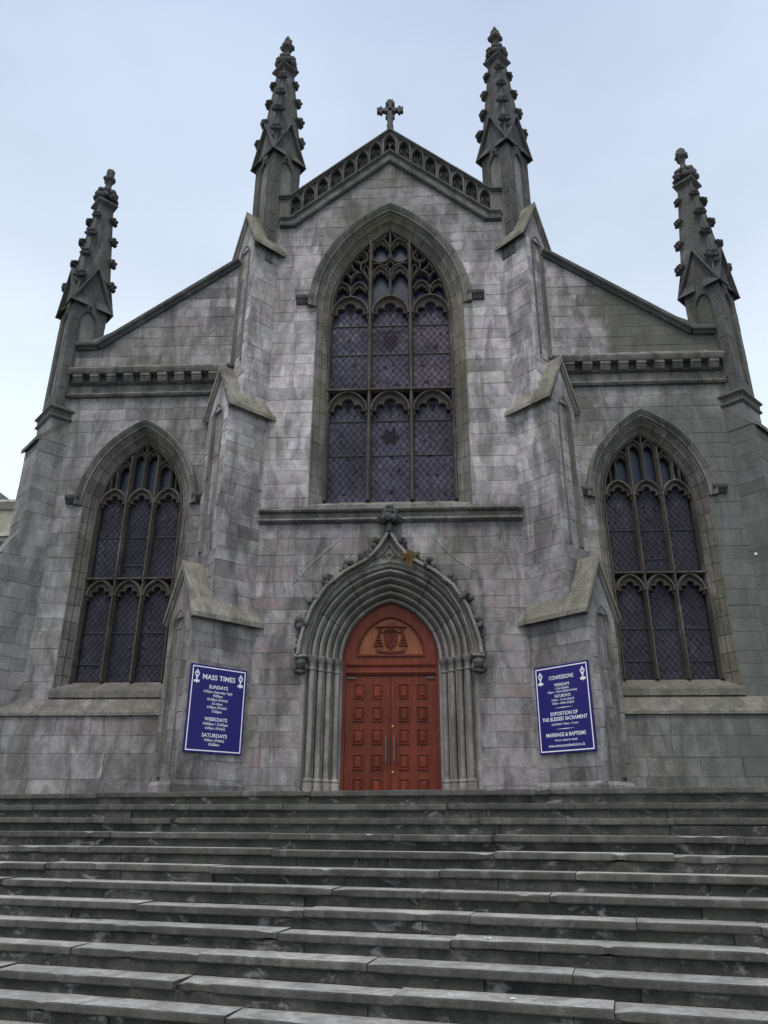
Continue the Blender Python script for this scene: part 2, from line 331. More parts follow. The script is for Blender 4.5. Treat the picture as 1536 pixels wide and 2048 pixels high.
def arc(p, q, sag, n=6):
    """points from p to q (q left out) on an arc bulging to the left by sag*chord"""
    P, Q = Vector(p), Vector(q); d = Q-P; nn = Vector((-d.y, d.x)); out = []
    for i in range(n):
        t = i/n
        if abs(sag) < .05: k = 4*t*(1-t)*sag; out.append(tuple(P+d*t+nn*k)); continue
        R_ = (.25+sag*sag)/(2*sag); c_ = sag-R_; th = math.atan2(.5, -c_) if sag > 0 else math.atan2(.5, c_)     # true circle
        a_ = -th+2*th*t; x_ = abs(R_)*math.sin(a_)+.5; y_ = (c_+abs(R_)*math.cos(a_)) if sag > 0 else (c_-abs(R_)*math.cos(a_))
        out.append(tuple(P+d*x_+nn*y_))
    return out
class Arch:
    """pointed arch: half width w, springing zs, apex za, centre c, bottom zb"""
    def __init__(s, c, w, zs, za, zb): s.c, s.w, s.zs, s.za, s.zb = c, w, zs, za, zb; h = za-zs; s.R = (w*w+h*h)/(2*w)
    def ev(s, t, o=0):
        if t <= 1: return (s.c-s.w-o, s.zb+(s.zs-s.zb)*t)
        if t >= 3: return (s.c+s.w+o, s.zs+(s.zb-s.zs)*(t-3))
        th = math.acos((s.R-s.w)/(s.R+o)); f = (t-1) if t <= 2 else (3-t)
        x = (s.R+o)*math.cos(th*f)-(s.R-s.w); z = s.zs+(s.R+o)*math.sin(th*f)
        return (s.c-x, z) if t <= 2 else (s.c+x, z)
    def half(s, z, o=0):
        if z <= s.zs: return s.w+o
        q = (s.R+o)**2-(z-s.zs)**2
        return max(0, math.sqrt(q)-(s.R-s.w)) if q > 0 else 0
    def top(s, o=0): return s.zs+math.sqrt((s.R+o)**2-(s.R-s.w)**2)
    def poly(s, o=0, n=10, t0=0, t1=4):
        ts = [t for t in [0]+[1+i/n for i in range(2*n+1)]+[4] if t0 <= t <= t1]
        return [s.ev(t, o) for t in ts]
    def seg(s, mb, prof, t0, t1, n, caps=True, close=True):
        """a length of moulding; prof (o, w) from the inside out"""
        ts = [t0+(t1-t0)*i/n for i in range(n+1)]
        if t0 < 2 < t1 and 2 not in ts: ts = sorted(ts+[2])
        m = len(prof); vs = []; fs = []
        for t_ in ts:
            for o, w in prof: u, v = s.ev(t_, o); vs.append((u, v, w))
        for i in range(len(ts)-1):
            fs += [[i*m+k, (i+1)*m+k, (i+1)*m+(k+1) % m, i*m+(k+1) % m] for k in range(m if close else m-1)]
        if caps: fs += [list(range(m)), [(len(ts)-1)*m+k for k in range(m)][::-1]]
        mb.add(vs, fs)
    def stones(s, fr, parent, prof, m, jn, an, name, gap=.006, sub=4):
        """the moulding cut into jamb stones and voussoirs, each its own piece"""
        js = [i/jn for i in range(jn+1)] if jn else []; as_ = [1+i/an for i in range(an+1)]
        def cuts(a): return list(zip(a[:-1], a[1:]))
        gl = gap/max(.01, (s.zs-s.zb)); ga = gap/(s.R*1.1)
        for (a, b) in cuts(js):
            if jn:
                for mm in (False, True):
                    mb = MB(fr); A, B = (a+gl, b-gl) if not mm else (4-b+gl, 4-a-gl)
                    s.seg(mb, prof, A, B, 1); mb.obj(name, m, parent)
        for (a, b) in cuts(as_):
            for mm in (False, True):
                A, B = (a+ga, b-ga) if not mm else (4-b+ga, 4-a-ga)
                if b > 1.999 and not mm: continue
                if b > 1.999: A, B = 4-b-(b-a)+ga, 4-a-ga      # the apex stone spans both sides
                mb = MB(fr); s.seg(mb, prof, A, B, sub*(2 if b > 1.999 else 1)); mb.obj(name, m, parent, 40)

def ashlar(fr, parent, z0, z1, Lf, Rf, holes=(), course=.33, w=0, m='ashlar', lens=(.5, 1.15), seed=1, depth=.11, ch=.0045, name='stone_block', jit=.005, g=.0025):
    rg = random.Random(seed); nrow = max(1, round((z1-z0)/course)); hs = [1+rg.uniform(-.2, .2) for _ in range(nrow)]
    tot = sum(hs); z = z0; L = Lf if callable(Lf) else (lambda q: Lf); R = Rf if callable(Rf) else (lambda q: Rf)
    for h in hs:
        a, b = z, z+h*(z1-z0)/tot; z = b
        ivs = [(L, R)]
        for hb, ht, hl, hr in holes:
            if b-.02 > hb and a+.02 < ht:
                ivs = [q for l, r in ivs for q in ((l, hl), (hr, r))]
        zs = [a+g, a+(b-a)*.33, a+(b-a)*.67, b-g]
        for l, r in ivs:
            lo = max(l(q) for q in zs); hi = min(r(q) for q in zs)
            mxw = max(r(q)-l(q) for q in zs)
            if mxw < .07: continue
            cuts = []; x = lo+rg.uniform(*lens)*rg.choice((.5, 1))
            while x < hi-.22:
                cuts.append(x); x += rg.uniform(*lens)
            fns = [l]+[(lambda q, c=c: c) for c in cuts]+[r]
            for i in range(len(fns)-1):
                lf, rf = fns[i], fns[i+1]
                def side_pts(fn, sg):
                    p = [(fn(q)+sg*g, q) for q in zs]
                    if abs(p[0][0]-p[-1][0])+abs(p[0][0]-p[1][0]) < 1e-5: p = [p[0], p[-1]]
                    return p
                pl = side_pts(lf, 1); pr = side_pts(rf, -1)
                if max(q[0] for q in pr)-min(q[0] for q in pl) < .05: continue
                if len(pl) > 2 or len(pr) > 2:
                    if len(pl) == 2: pl = [(pl[0][0], q) for q in zs]
                    if len(pr) == 2: pr = [(pr[0][0], q) for q in zs]
                    keep = [k for k in range(4) if pr[k][0]-pl[k][0] > .01]
                    if len(keep) < 2: continue
                    pl = [pl[k] for k in keep]; pr = [pr[k] for k in keep]
                mb = MB(fr); mb.prism(pr+pl[::-1], w-depth, w+rg.uniform(-jit, jit), ch)
                mb.obj(name, m, parent)

# ------------------------------------------------------------------ setting: ground, landing
H = .165; GO = .3; ANG = math.radians(-13.9); NST = 13
GZ = -NST*H
mb = MB(); mb.raw([(-600, -600, GZ), (600, -600, GZ), (600, 600, GZ), (-600, 600, GZ)], [[0, 1, 2, 3]])
g = mb.obj('ground', 'ground'); g['kind'] = 'structure'
TA = math.tan(ANG)
def stepline(k, x): return -5.9-GO*k+x*TA
mb = MB()
pl = [(-14, 30), (-14, stepline(0, -14)+.30), (14, stepline(0, 14)+.30), (14, 30)]
mb.raw([(x, y, GZ-.02) for x, y in pl]+[(x, y, -.004) for x, y in pl], [[0, 1, 2, 3][::-1], [4, 5, 6, 7]]+[[i, (i+1) % 4, 4+(i+1) % 4, 4+i] for i in range(4)])
g = mb.obj('landing_pavement', 'riser'); g['kind'] = 'structure'

# ------------------------------------------------------------------ the cathedral
CH = empty('cathedral')
tag(CH, 'grey sandstone gothic cathedral front with four pinnacles and an arched red door', 'cathedral')

MW = Arch(0, 1.567, 11.95, 14.67, 6.60)          # great window, innermost line of the stone
MT = Arch(0, 1.586, 12.1, 14.85, 6.69)
DW = Arch(0, 1.055, 2.92, 4.24, 0)               # doorway
AW = {s: Arch(5.93*s, 1.018, 6.476, 8.235, 2.435) for s in (1, -1)}
AT = {s: Arch(6.0*s, 1.03, 6.56, 8.34, 2.47) for s in (1, -1)}
XN = 3.3                                         # nave corner
def gable_x(z): return XN if z < 14.75 else max(0., (17.0-z)/.86)

# --- nave wall
NV = empty('nave_wall', CH)
mb = MB()
for s in (1, -1):
    d = [(s*x, z) for x, z in [(p[0], p[1]) for p in DW.poly(.74, 8, 2, 4)][::-1]]
    wn = [(s*x, z) for x, z in MW.poly(.32, 8, 2, 4)]
    wn = [(x, max(z, 6.42)) for x, z in wn]
    poly = [(s*1.795, 0)]+d[1:]+[(0, 6.42)]+[(wn[-1][0], 6.42)]+wn[::-1][1:]+[(0, 17.1), (s*2.8, 14.72), (s*XN, 14.72), (s*XN, 0)]
    mb.prism(poly, -.9, -.012)
mb.obj('wall_core', 'mortar', NV)
def dh(z): return DW.half(z, .80)
def mwh(z): return MW.half(z, .32 if z < 11.95 else .42)
ashlar(FW, NV, 0, 5.97, -3.0, 3.0, [(0, 5.0, lambda z: -dh(z), dh)], seed=11)
ashlar(FW, NV, 6.26, 12.2, -3.0, 3.0, [(6.40, 15.2, lambda z: -mwh(z), mwh)], seed=12)
ashlar(FW, NV, 12.2, 16.9, lambda z: -min(3.0, gable_x(z)), lambda z: min(3.0, gable_x(z)), [(6, 15.14, lambda z: -mwh(z), mwh)], seed=13)

# pale mortar scars of a former porch roof either side of the door gable
for s in (1, -1):
    rg = random.Random(70+s); pts = [(-2.15, 4.52), (-1.78, 4.95), (-1.42, 5.3), (-1.06, 5.62)] if s < 0 else [(.98, 5.60), (1.25, 5.28), (1.52, 5.02), (1.95, 4.74)]
    up, lo = [], []
    for a, b in zip(pts[:-1], pts[1:]):
        for i in range(7):
            f = i/7; x, z = a[0]+(b[0]-a[0])*f, a[1]+(b[1]-a[1])*f; h = .028+rg.uniform(-.012, .016); up.append((x, z+h)); lo.append((x, z-h))
    mb = MB(); mb.strip(up, lo, -.02, .012); mb.obj('mortar_scar', 'limewash', NV)

# --- aisle walls
for s in (1, -1):
    A = empty('aisle_wall', CH); a = AW[s]
    fr = FW
    mb = MB()
    def rake(x): return 13.42-(abs(x)-4.06)*.745 if abs(x) < 7.5 else 10.86
    pc = a.poly(.25, 8, 0, 2); pd = a.poly(.25, 8, 2, 4)
    cx = 5.93*s
    lo, hi = (XN*s, 8.2*s) if s > 0 else (8.2*s, XN*s)
    mb.prism([(lo, 0), (cx, 0), (cx, 2.25), (pc[0][0], 2.25)]+pc[1:]+[(cx, rake(cx)), (lo, rake(lo))], -.9, -.012)
    mb.prism([(hi, 0), (cx, 0), (cx, 2.25), (pd[-1][0], 2.25)]+pd[::-1][1:]+[(cx, rake(cx)), (hi, rake(hi))], -.9, -.012)
    mb.obj('wall_core', 'mortar', A)
    def hl(z, a=a): return a.c-a.half(z, .25 if z < 6.47 else .33)
    def hr(z, a=a): return a.c+a.half(z, .25 if z < 6.47 else .33)
    xi = 3.35
    ashlar(fr, A, 2.03, 9.4, min(xi*s, 8.15*s), max(xi*s, 8.15*s), [(2.2, 8.60, hl, hr)], seed=21+s)
    # the strip behind the corbels and the half gable above
    def ex(z): return 8.05 if z < 10.8 else min(8.05, 4.06+(13.42-z)/.745)
    ashlar(fr, A, 10.28, 13.35, (lambda z: xi) if s > 0 else (lambda z: -ex(z)), ex if s > 0 else (lambda z: -xi), seed=31+s, course=.3)
    ashlar(fr, A, 9.5, 9.78, min(4.1*s, 8.0*s), max(4.1*s, 8.0*s), seed=35+s, m='trim', lens=(.8, 1.3))
    # plinth
    PL = empty('plinth', CH)
    mb = MB(); mb.box(min(4.3*s, 8.6*s), max(4.3*s, 8.6*s), 0, 1.63, -.3, .30); mb.obj('wall_core', 'mortar', PL)
    ashlar(fr, PL, 0, 1.64, min(4.45*s, 8.5*s), max(4.45*s, 8.5*s), w=.32, seed=41+s, lens=(.6, 1.2), course=.41)
    x = 4.25; i = 0; rg = random.Random(51+s)
    while x < 8.6:
        x2 = min(8.7, x+rg.uniform(.8, 1.3)); mb = MB()
        mb.extrude_u([(-.2, 2.05), (.0, 2.045), (.03, 2.02), (.37, 1.71), (.375, 1.65), (.33, 1.64), (-.2, 1.64)], min(x*s, x2*s)+.003, max(x*s, x2*s)-.003)
        mb.obj('sloping_stone', 'sillst', PL); x = x2
    # window sill
    mb = MB(); mb.extrude_u([(-.75, 2.46), (-.34, 2.44), (.03, 2.24), (.05, 2.19), (.05, 2.06), (-.75, 2.06)], cx-1.3, cx+1.3); mb.obj('sloping_sill', 'sillst', A)

# nave window sill and string
SI = empty('sill_string', CH)
mb = MB(); mb.extrude_u([(-.75, 6.62), (-.34, 6.60), (-.02, 6.40), (-.02, 6.24), (-.75, 6.24)], -1.9, 1.9); mb.obj('sloping_sill', 'trim', SI)
xs = [-2.99, -2.2, -1.2, -.1, 1.05, 2.1, 2.99]
for a, b in zip(xs[:-1], xs[1:]):
    mb = MB(); mb.extrude_u([(-.1, 6.42), (-.01, 6.40), (.03, 6.30), (.12, 6.27), (.17, 6.23), (.14, 6.19), (.06, 6.17), (.05, 6.06), (.10, 6.04), (.13, 5.99), (.09, 5.96), (.02, 5.93), (-.1, 5.93)], a+.003, b-.003)
    mb.obj('string_stone', 'trim', SI)

# --- aisle cornice with corbels, strings and raking coping
for s in (1, -1):
    C = empty('aisle_cornice', CH)
    def run(prof, a, b, m, name, step=1.2, seed=0):
        rg = random.Random(seed); x = a
        while x < b-.01:
            x2 = x+rg.uniform(.7, 1.3)*step
            if x2 > b-.4: x2 = b
            mb = MB(); mb.extrude_u(prof, min(x*s, x2*s)+.003, max(x*s, x2*s)-.003); mb.obj(name, m, C); x = x2
    run([(-.1, 10.36), (.0, 10.35), (.04, 10.27), (.24, 10.16), (.28, 10.10), (.26, 10.04), (.23, 9.98), (-.1, 9.98)], 4.0, 8.02, 'trim', 'cornice_stone', seed=s)
    run([(-.1, 9.52), (.0, 9.52), (.11, 9.47), (.12, 9.44), (.08, 9.39), (-.1, 9.385)], 4.15, 8.05, 'trim', 'string_stone', seed=2+s)
    run([(-.05, 9.98), (.035, 9.98), (.035, 9.77), (.06, 9.76), (-.05, 9.75)], 4.1, 8.0, 'dark', 'frieze_stone', seed=4+s)  # dark stone colours in the shade of the gaps between corbels
    me = None
    for i in range(9):
        x = (4.36+i*.428)
        if me is None:
            mb = MB(); mb.extrude_u([(0, .215), (.215, .215), (.22, .135), (.185, .11), (.195, .09), (.14, .0), (.0, -.03)], -.115, .115); me = mb.mesh('corbel'); me.materials.append(M['trim'])
        o = link('corbel', me, C); o.location = (x*s, 0, 9.77)
    # raking coping
    K = empty('raking_coping', CH)
    pts = [(4.0, 13.47), (7.46, 10.90), (8.02, 10.90)]
    rg = random.Random(60+s)
    def pt(d):
        l1 = math.dist(pts[0], pts[1])
        if d < l1: t_ = d/l1; return (pts[0][0]+(pts[1][0]-pts[0][0])*t_, pts[0][1]+(pts[1][1]-pts[0][1])*t_)
        return (pts[1][0]+d-l1, pts[1][1])
    l1 = math.dist(pts[0], pts[1]); cuts = [0, 1.0, 2.05, 3.2, l1, l1+.55]
    for a, b in zip(cuts[:-1], cuts[1:]):
        p, q = pt(a+.003), pt(b-.003)
        up = Vector((-(q[1]-p[1]), q[0]-p[0])).normalized()
        if up.y < 0: up = -up
        mb = MB(side(FW, s))
        prof = [(.13, -.6), (.13, .05), (.10, .13), (.04, .18), (-.02, .17), (-.05, .10), (-.10, .06), (-.10, -.6)]
        vs = [(p[0]+up.x*o, p[1]+up.y*o, w) for o, w in prof]+[(q[0]+up.x*o, q[1]+up.y*o, w) for o, w in prof]
        if a == l1:      # mitre into the slope
            vs[:8] = [(pts[1][0]+up.x*o-(.0 if o < .1 else 0), p[1]+up.y*o, w) for o, w in prof]
        n = len(prof)
        mb.add(vs, [[i, (i+1) % n, n+(i+1) % n, n+i] for i in range(n)]+[list(range(n))[::-1], list(range(n, 2*n))])
        mb.obj('coping_stone', 'dark', K)

# ------------------------------------------------------------------ windows
def foil_head(c, hw, zs, za, pointed=.0):
    """outer arch line and five-lobed inner line of a light head"""
    h = za-zs
    A_ = Arch(c, hw, zs, za, zs-.26*h)
    def P(x, z): return (c+x*hw, zs+z*h)
    cus = [P(-.98, -.26), P(-.74, .02), P(-.36, .34), P(.36, .34), P(.74, .02), P(.98, -.26)]
    sag = [.44, .42, .56, .42, .44]
    inner = []
    for i in range(5): inner += arc(cus[i], cus[i+1], sag[i], 7)
    inner.append(cus[-1])
    n = len(inner); outer = [A_.ev(.0+4*i/(n-1) if False else (1+2*(i-2)/(n-5) if 2 <= i <= n-3 else (i*.5 if i < 2 else 4-(n-1-i)*.5)), .0) for i in range(n)]
    k = .985
    inner = [(c+max(-hw*k, min(hw*k, u-c)), v) for u, v in inner]
    return outer, inner
def lattice(fr, parent, u0, u1, v0, v1, w, du=.165, dv=.225, top=None, th=.0052):
    """diamond leading of one light, clipped to its rectangle (or to an arch)"""
    mb = MB(fr)
    k = dv/du
    for sg in (1, -1):
        c0 = v0-(u1-u0)*k-dv; c = c0
        while c < v1+(u1-u0)*k+dv:
            # v = c + sg*k*(u-um)
            um = (u0+u1)/2; pts = []
            a, b_ = u0, u1
            for vv in (v0, v1):
                uu = um+sg*(vv-c)/k
                lo = (vv == v0)
                if (sg > 0) == lo: a = max(a, uu)
                else: b_ = min(b_, uu)
            if b_-a > .02:
                p, q = (a, c+sg*k*(a-um)), (b_, c+sg*k*(b_-um))
                if top is not None:
                    N_ = 14; best = [(p[0]+(q[0]-p[0])*i/N_, p[1]+(q[1]-p[1])*i/N_) for i in range(N_+1)]
                    best = [x for x in best if x[1] < top(x[0])]
                    if len(best) > 1: p, q = best[0], best[-1]
                    else: p = None
                if p:
                    d = Vector((q[0]-p[0], q[1]-p[1])).normalized(); nn = Vector((-d.y, d.x))*th
                    mb.add([(p[0]+nn.x, p[1]+nn.y, w), (p[0]-nn.x, p[1]-nn.y, w), (q[0]-nn.x, q[1]-nn.y, w), (q[0]+nn.x, q[1]+nn.y, w),
                            (p[0], p[1], w+.009), (q[0], q[1], w+.009)], [[0, 4, 5, 3], [4, 1, 2, 5], [1, 0, 3, 2], [0, 1, 4], [3, 5, 2]])
            c += dv
    return mb.obj('lead_lattice', 'lead', parent)
def light(fr, parent, c, hw, vb, zs, za, wy, bars=(), du=.165, dv=.225, gm='glass'):
    A_ = Arch(c, hw, zs, za, vb)
    mb = MB(fr); mb.prism([(c-hw, vb), (c+hw, vb)]+A_.poly(0, 6, 1, 3)[::-1], wy-.03, wy); mb.obj('pane', gm, parent)
    lattice(fr, parent, c-hw, c+hw, vb, za, wy+.002, du, dv, lambda u: za if False else (zs+max(0, (A_.R**2-(abs(u-c)+A_.R-hw)**2))**.5 if abs(u-c) < hw else zs))
    for z in bars:
        mb = MB(fr); mb.box(c-hw, c+hw, z-.010, z+.010, wy, wy+.025); mb.obj('saddle_bar', 'lead', parent)
    outer, inner = foil_head(c, hw, zs, za)
    mb = MB(fr)
    mb.strip(outer, inner, wy+.01, wy+.09)
    mb.bar(inner, .022, wy+.02, wy+.14)
    mb.obj('foiled_head', 'tracery', parent)
    mb = MB(fr); mb.bar(A_.poly(.01, 9, 1, 3), .045, wy, wy+.19); mb.obj('arch_bar', 'tracery', parent)
WY = -.40     # glass plane
class FrameT(Frame):
    """window tracery: laid out at 1 : 1.012, set at the glass line"""
    K = .988
    def p(s, u, v, w): return Frame.p(s, u*s.K, -.41+(v+.41)*s.K, w)
FT = FrameT((0, 0, 0), (1, 0, 0), (0, -1, 0))
def vbar(fr, parent, u, z0, z1, h, name='mullion', wf=.22):
    mb = MB(fr); mb.bar([(u, z0), (u, z1)], h, WY-.02, WY+wf, flat=.3, mid=.45); mb.obj(name, 'tracery', parent)
def curve(fr, parent, pts, h=.035, wf=.15, name='tracery_bar', closed=False):
    mb = MB(fr); mb.bar(pts, h, WY-.01, WY+wf, closed); return mb.obj(name, 'tracery', parent)

# great window
GW = empty('nave_window', CH)
HP = [(.32, -.02), (.325, .055), (.345, .075), (.38, .075), (.40, .10), (.50, .155), (.53, .14), (.545, .09), (.55, -.02)]      # hood moulding
RP = [(.32, -.02), (.32, .0), (.31, .015), (.292, .015), (.28, -.005), (.275, -.035), (.20, -.11), (.192, -.085), (.172, -.085), (.162, -.11), (.157, -.15), (.065, -.25), (.055, -.225), (.034, -.225), (.024, -.25), (.0, -.29), (0, -.56), (.32, -.56)][::-1]
Arch(0, MW.w, MW.zs, MW.za, 6.33).stones(FW, GW, RP, 'jamb', 13, 9, 'jamb_stone')
hd = Arch(0, 1.567, 11.95, 14.67, 11.8)
hd.stones(FW, GW, HP, 'trim', 0, 5, 'hood_stone', sub=6)
for s in (1, -1):
    mb = MB(side(FW, s)); mb.extrude_u([(-.02, 12.30), (.10, 12.30), (.17, 12.25), (.16, 12.18), (.10, 12.12), (.06, 12.05), (-.02, 12.03)], 1.99, 2.42); mb.obj('hood_stop', 'dark', GW)
mb = MB(FT); mb.prism([(p[0], p[1]) for p in MT.poly(.02, 10)], WY-.12, WY-.06); mb.obj('backing_pane', 'glass_blue', GW)
LX = (-1.06, 0., 1.06); MU = .53
for c in LX:
    light(FT, GW, c, .47, 6.70, 9.13, 9.66, WY, bars=(7.94, 8.90))
    light(FT, GW, c, .47, 9.74, 12.05, 12.60, WY, bars=(10.86, 11.75))
for s in (1, -1):
    vbar(FT, GW, MU*s, 6.69, 14.45, .055)
    vbar(FT, GW, 1.575*s, 6.69, 12.2, .055, 'jamb_shaft')
mb = MB(FT); mb.bar([(-1.6, 9.70), (1.6, 9.70)], .05, WY-.02, WY+.24); mb.obj('transom', 'tracery', GW)
mb = MB(FT); mb.bar(MT.poly(-.03, 12, 1, 3), .05, WY, WY+.2); mb.obj('arch_rib', 'tracery', GW)
# painted glass: shield and crown, rosette, scattered motifs
def paint(pts, c, z, w=WY+.004, name='painted_motif'):
    q = MB(FT); q.prism([(c+x, z+y) for x, y in pts], w-.003, w); q.obj(name, 'glass_dark', GW)
paint([(-.20, .18), (.20, .18), (.19, -.05), (.12, -.22), (0, -.34), (-.12, -.22), (-.19, -.05)], 0, 11.28, name='painted_shield')
paint([(-.24, .22), (-.27, .34), (-.13, .27), (0, .38), (.13, .27), (.27, .34), (.24, .22)], 0, 11.28, name='painted_crown')
paint([((.20+.05*math.cos(6*k*.2618))*math.cos(k*.2618), (.20+.05*math.cos(6*k*.2618))*math.sin(k*.2618)) for k in range(24)], 0, 8.45, name='painted_rosette')
rgm = random.Random(4); motif = [(-.055, -.05), (-.02, -.03), (.0, -.07), (.02, -.03), (.06, -.05), (.035, 0), (.05, .05), (.012, .035), (0, .08), (-.02, .03), (-.05, .04), (-.03, 0)]
for c in LX:
    for zz in (12.15, 9.22): paint([(-.09, .12), (0, .20), (.09, .12), (.06, .0), (.0, -.12), (-.06, .0)], c, zz)
    for zb in (7.0, 7.45, 7.9, 8.4, 10.05, 10.45, 10.95, 11.4):
        if c == 0 and zb in (8.4, 10.95, 11.4): continue
        a_ = rgm.uniform(0, 6.28); f_ = rgm.uniform(.8, 1.25); ca, sa = math.cos(a_)*f_, math.sin(a_)*f_
        paint([(x*ca-y*sa, x*sa+y*ca) for x, y in motif], c+rgm.uniform(-.26, .26), zb+rgm.uniform(-.12, .12))
# head tracery
vbar(FT, GW, 0, 12.62, 13.48, .04, wf=.2); vbar(FT, GW, 0, 13.8, 14.86, .04, wf=.2)
for s in (1, -1):
    c = .265*s
    for zb, zs, za in ((12.5, 13.28, 13.62), (13.84, 14.25, 14.58)):
        a = Arch(c, .225, zs, za, zb); o, i = foil_head(c, .2, zs, za-.03)
        curve(FT, GW, a.poly(0, 8, 1, 3), .03)
        mb = MB(FT); mb.strip(o, i, WY, WY+.07); mb.bar(i, .016, WY, WY+.1); mb.obj('foiled_head', 'tracery', GW)
    # ogee feet of the upper pair round the central lozenge
    curve(FT, GW, arc((.49*s, 14.0), (c, 13.74), .25*s, 5)+[(c, 13.74)], .03); curve(FT, GW, arc((.04*s, 14.0), (c, 13.74), -.25*s, 5)+[(c, 13.74)], .03)
    curve(FT, GW, [(0, 13.80), (.13*s, 13.64), (0, 13.48)], .028); curve(FT, GW, [(.13*s, 13.64), (.30*s, 13.70)], .028)
    curve(FT, GW, arc((.49*s, 13.72), (c, 13.74), .15*s, 4)+[(c, 13.74)], .025)
    # wheel above the side lights
    q = (.80*s, 13.93); curve(FT, GW, [(q[0]+.19*math.cos(a_*.5236), q[1]+.20*math.sin(a_*.5236)) for a_ in range(12)], .03, closed=True)
    lob = []
    for k in range(5):
        t0 = math.pi/2+2*math.pi*k/5; t1 = t0+2*math.pi/5
        lob += arc((q[0]+.075*math.cos(t0), q[1]+.075*math.sin(t0)), (q[0]+.075*math.cos(t1), q[1]+.075*math.sin(t1)), -.75, 6)
    curve(FT, GW, lob, .016, .1, closed=True)
    # teardrop light
    tx = 1.06*s
    tear = arc((tx, 13.80), (tx-.23, 13.42), .16, 6)+arc((tx-.23, 13.42), (tx, 13.14), .22, 5)+arc((tx, 13.14), (tx+.23, 13.42), .22, 5)+arc((tx+.23, 13.42), (tx, 13.80), .16, 6)
    curve(FT, GW, tear, .032, closed=True)
    tear2 = [(tx+(u-tx)*.72, 13.42+(v-13.42)*.66) for u, v in tear]; curve(FT, GW, tear2, .014, .09, closed=True)
    # two small lights over each side light
    for cc, hw in ((1.29*s, .20), (.835*s, .20)):
        curve(FT, GW, Arch(cc, hw, 12.84, 13.10, 12.5).poly(0, 7, 1, 3), .03)
        o, i = foil_head(cc, hw-.03, 12.82, 13.06); mb = MB(FT); mb.strip(o, i, WY, WY+.07); mb.bar(i, .015, WY, WY+.1); mb.obj('foiled_head', 'tracery', GW)
    vbar(FT, GW, 1.06*s, 12.62, 12.95, .035, wf=.17)
    # long dagger beside the mullion
    curve(FT, GW, [(.53*s, 13.05), (.64*s, 13.3), (.80*s, 13.55), (.80*s, 13.72)], .026); curve(FT, GW, [(.59*s, 13.35), (.60*s, 13.6), (.66*s, 13.70), (.72*s, 13.6), (.66*s, 13.38)], .018, .1)
    curve(FT, GW, [(1.02*s, 13.82), (.98*s, 13.95), (.99*s, 14.05)], .022); curve(FT, GW, [(.62*s, 14.06), (.56*s, 14.25)], .02)
    curve(FT, GW, arc((.53*s, 14.4), (0, 14.84), .12*s, 5)+[(0, 14.84)], .025)
    curve(FT, GW, [(1.29*s, 13.1), (1.36*s, 13.18)], .025)

# aisle windows
for s in (1, -1):
    a = AW[s]; G = empty('aisle_window', CH)
    RP2 = [(.25, -.02), (.25, .0), (.24, .013), (.225, .013), (.215, -.005), (.21, -.03), (.155, -.105), (.148, -.082), (.132, -.082), (.124, -.105), (.12, -.15), (.05, -.25), (.042, -.228), (.026, -.228), (.018, -.25), (0, -.29), (0, -.56), (.25, -.56)][::-1]
    Arch(a.c, a.w, a.zs, a.za, 2.16).stones(FW, G, RP2, 'jamb', 11, 7, 'jamb_stone')
    HP2 = [(.25, -.02), (.255, .05), (.27, .065), (.30, .065), (.315, .09), (.395, .145), (.42, .13), (.435, .08), (.44, -.02)]
    Arch(a.c, a.w, a.zs, a.za, 6.3).stones(FW, G, HP2, 'trim', 0, 4, 'hood_stone', sub=6)
    for e in (1, -1):
        mb = MB(); u0, u1 = sorted((a.c+e*1.34, a.c+e*(1.66)))
        mb.extrude_u([(-.02, 6.74), (.10, 6.74), (.16, 6.70), (.15, 6.64), (.09, 6.58), (.05, 6.53), (-.02, 6.51)], u0, u1); mb.obj('hood_stop', 'dark', G)
    a = AT[s]; mb = MB(FT); mb.prism(a.poly(.02, 10), WY-.12, WY-.06); mb.obj('backing_pane', 'glass_blue', G)
    for c in (-.66, 0, .66):
        bl = {-.66: (3.59, 2.88), 0: (3.59,), .66: (3.59, 2.88)}[c]; bu = {-.66: (5.89,), 0: (5.89, 5.19), .66: (5.89,)}[c]
        light(FT, G, a.c+c, .285, 2.5, 4.42, 4.78, WY, bars=bl, du=.135, dv=.18, gm='glass_aisle')
        light(FT, G, a.c+c, .285, 4.86, 6.72, 7.08, WY, bars=bu, du=.135, dv=.18, gm='glass_aisle')
    for e in (1, -1):
        vbar(FT, G, a.c+.33*e, 2.47, 7.95, .045); vbar(FT, G, a.c+1.02*e, 2.47, 6.6, .04, 'jamb_shaft')
        vbar(FT, G, a.c+.66*e, 7.08, 7.55, .03, wf=.18)
        for cc, zs, za in ((.165, 7.92, 8.16), (.495, 7.62, 7.86)):
            cc = a.c+cc*e; curve(FT, G, Arch(cc, .145, zs, za, 7).poly(0, 6, 1, 3), .024)
            o, i = foil_head(cc, .13, zs, za-.03); mb = MB(FT); mb.strip(o, i, WY, WY+.07); mb.bar(i, .012, WY, WY+.1); mb.obj('foiled_head', 'tracery', G)
        curve(FT, G, arc((a.c+.33*e, 7.95), (a.c+.46*e, 8.02), 0, 2)+[(a.c+.46*e, 8.02)], .02)
        curve(FT, G, [(a.c+.66*e, 7.55), (a.c+.72*e, 7.75)], .02); curve(FT, G, [(a.c+.2*e, 8.16), (a.c+.03*e, 8.30)], .02)
        vbar(FT, G, a.c+.80*e, 6.95, 7.4, .022, wf=.16)
    vbar(FT, G, a.c, 7.08, 8.34, .032, wf=.2)
    mb = MB(FT); mb.bar([(a.c-1.05, 4.82), (a.c+1.05, 4.82)], .04, WY-.02, WY+.22); mb.obj('transom', 'tracery', G)
    mb = MB(FT); mb.bar(a.poly(-.02, 10, 1, 3), .035, WY, WY+.18); mb.obj('arch_rib', 'tracery', G)

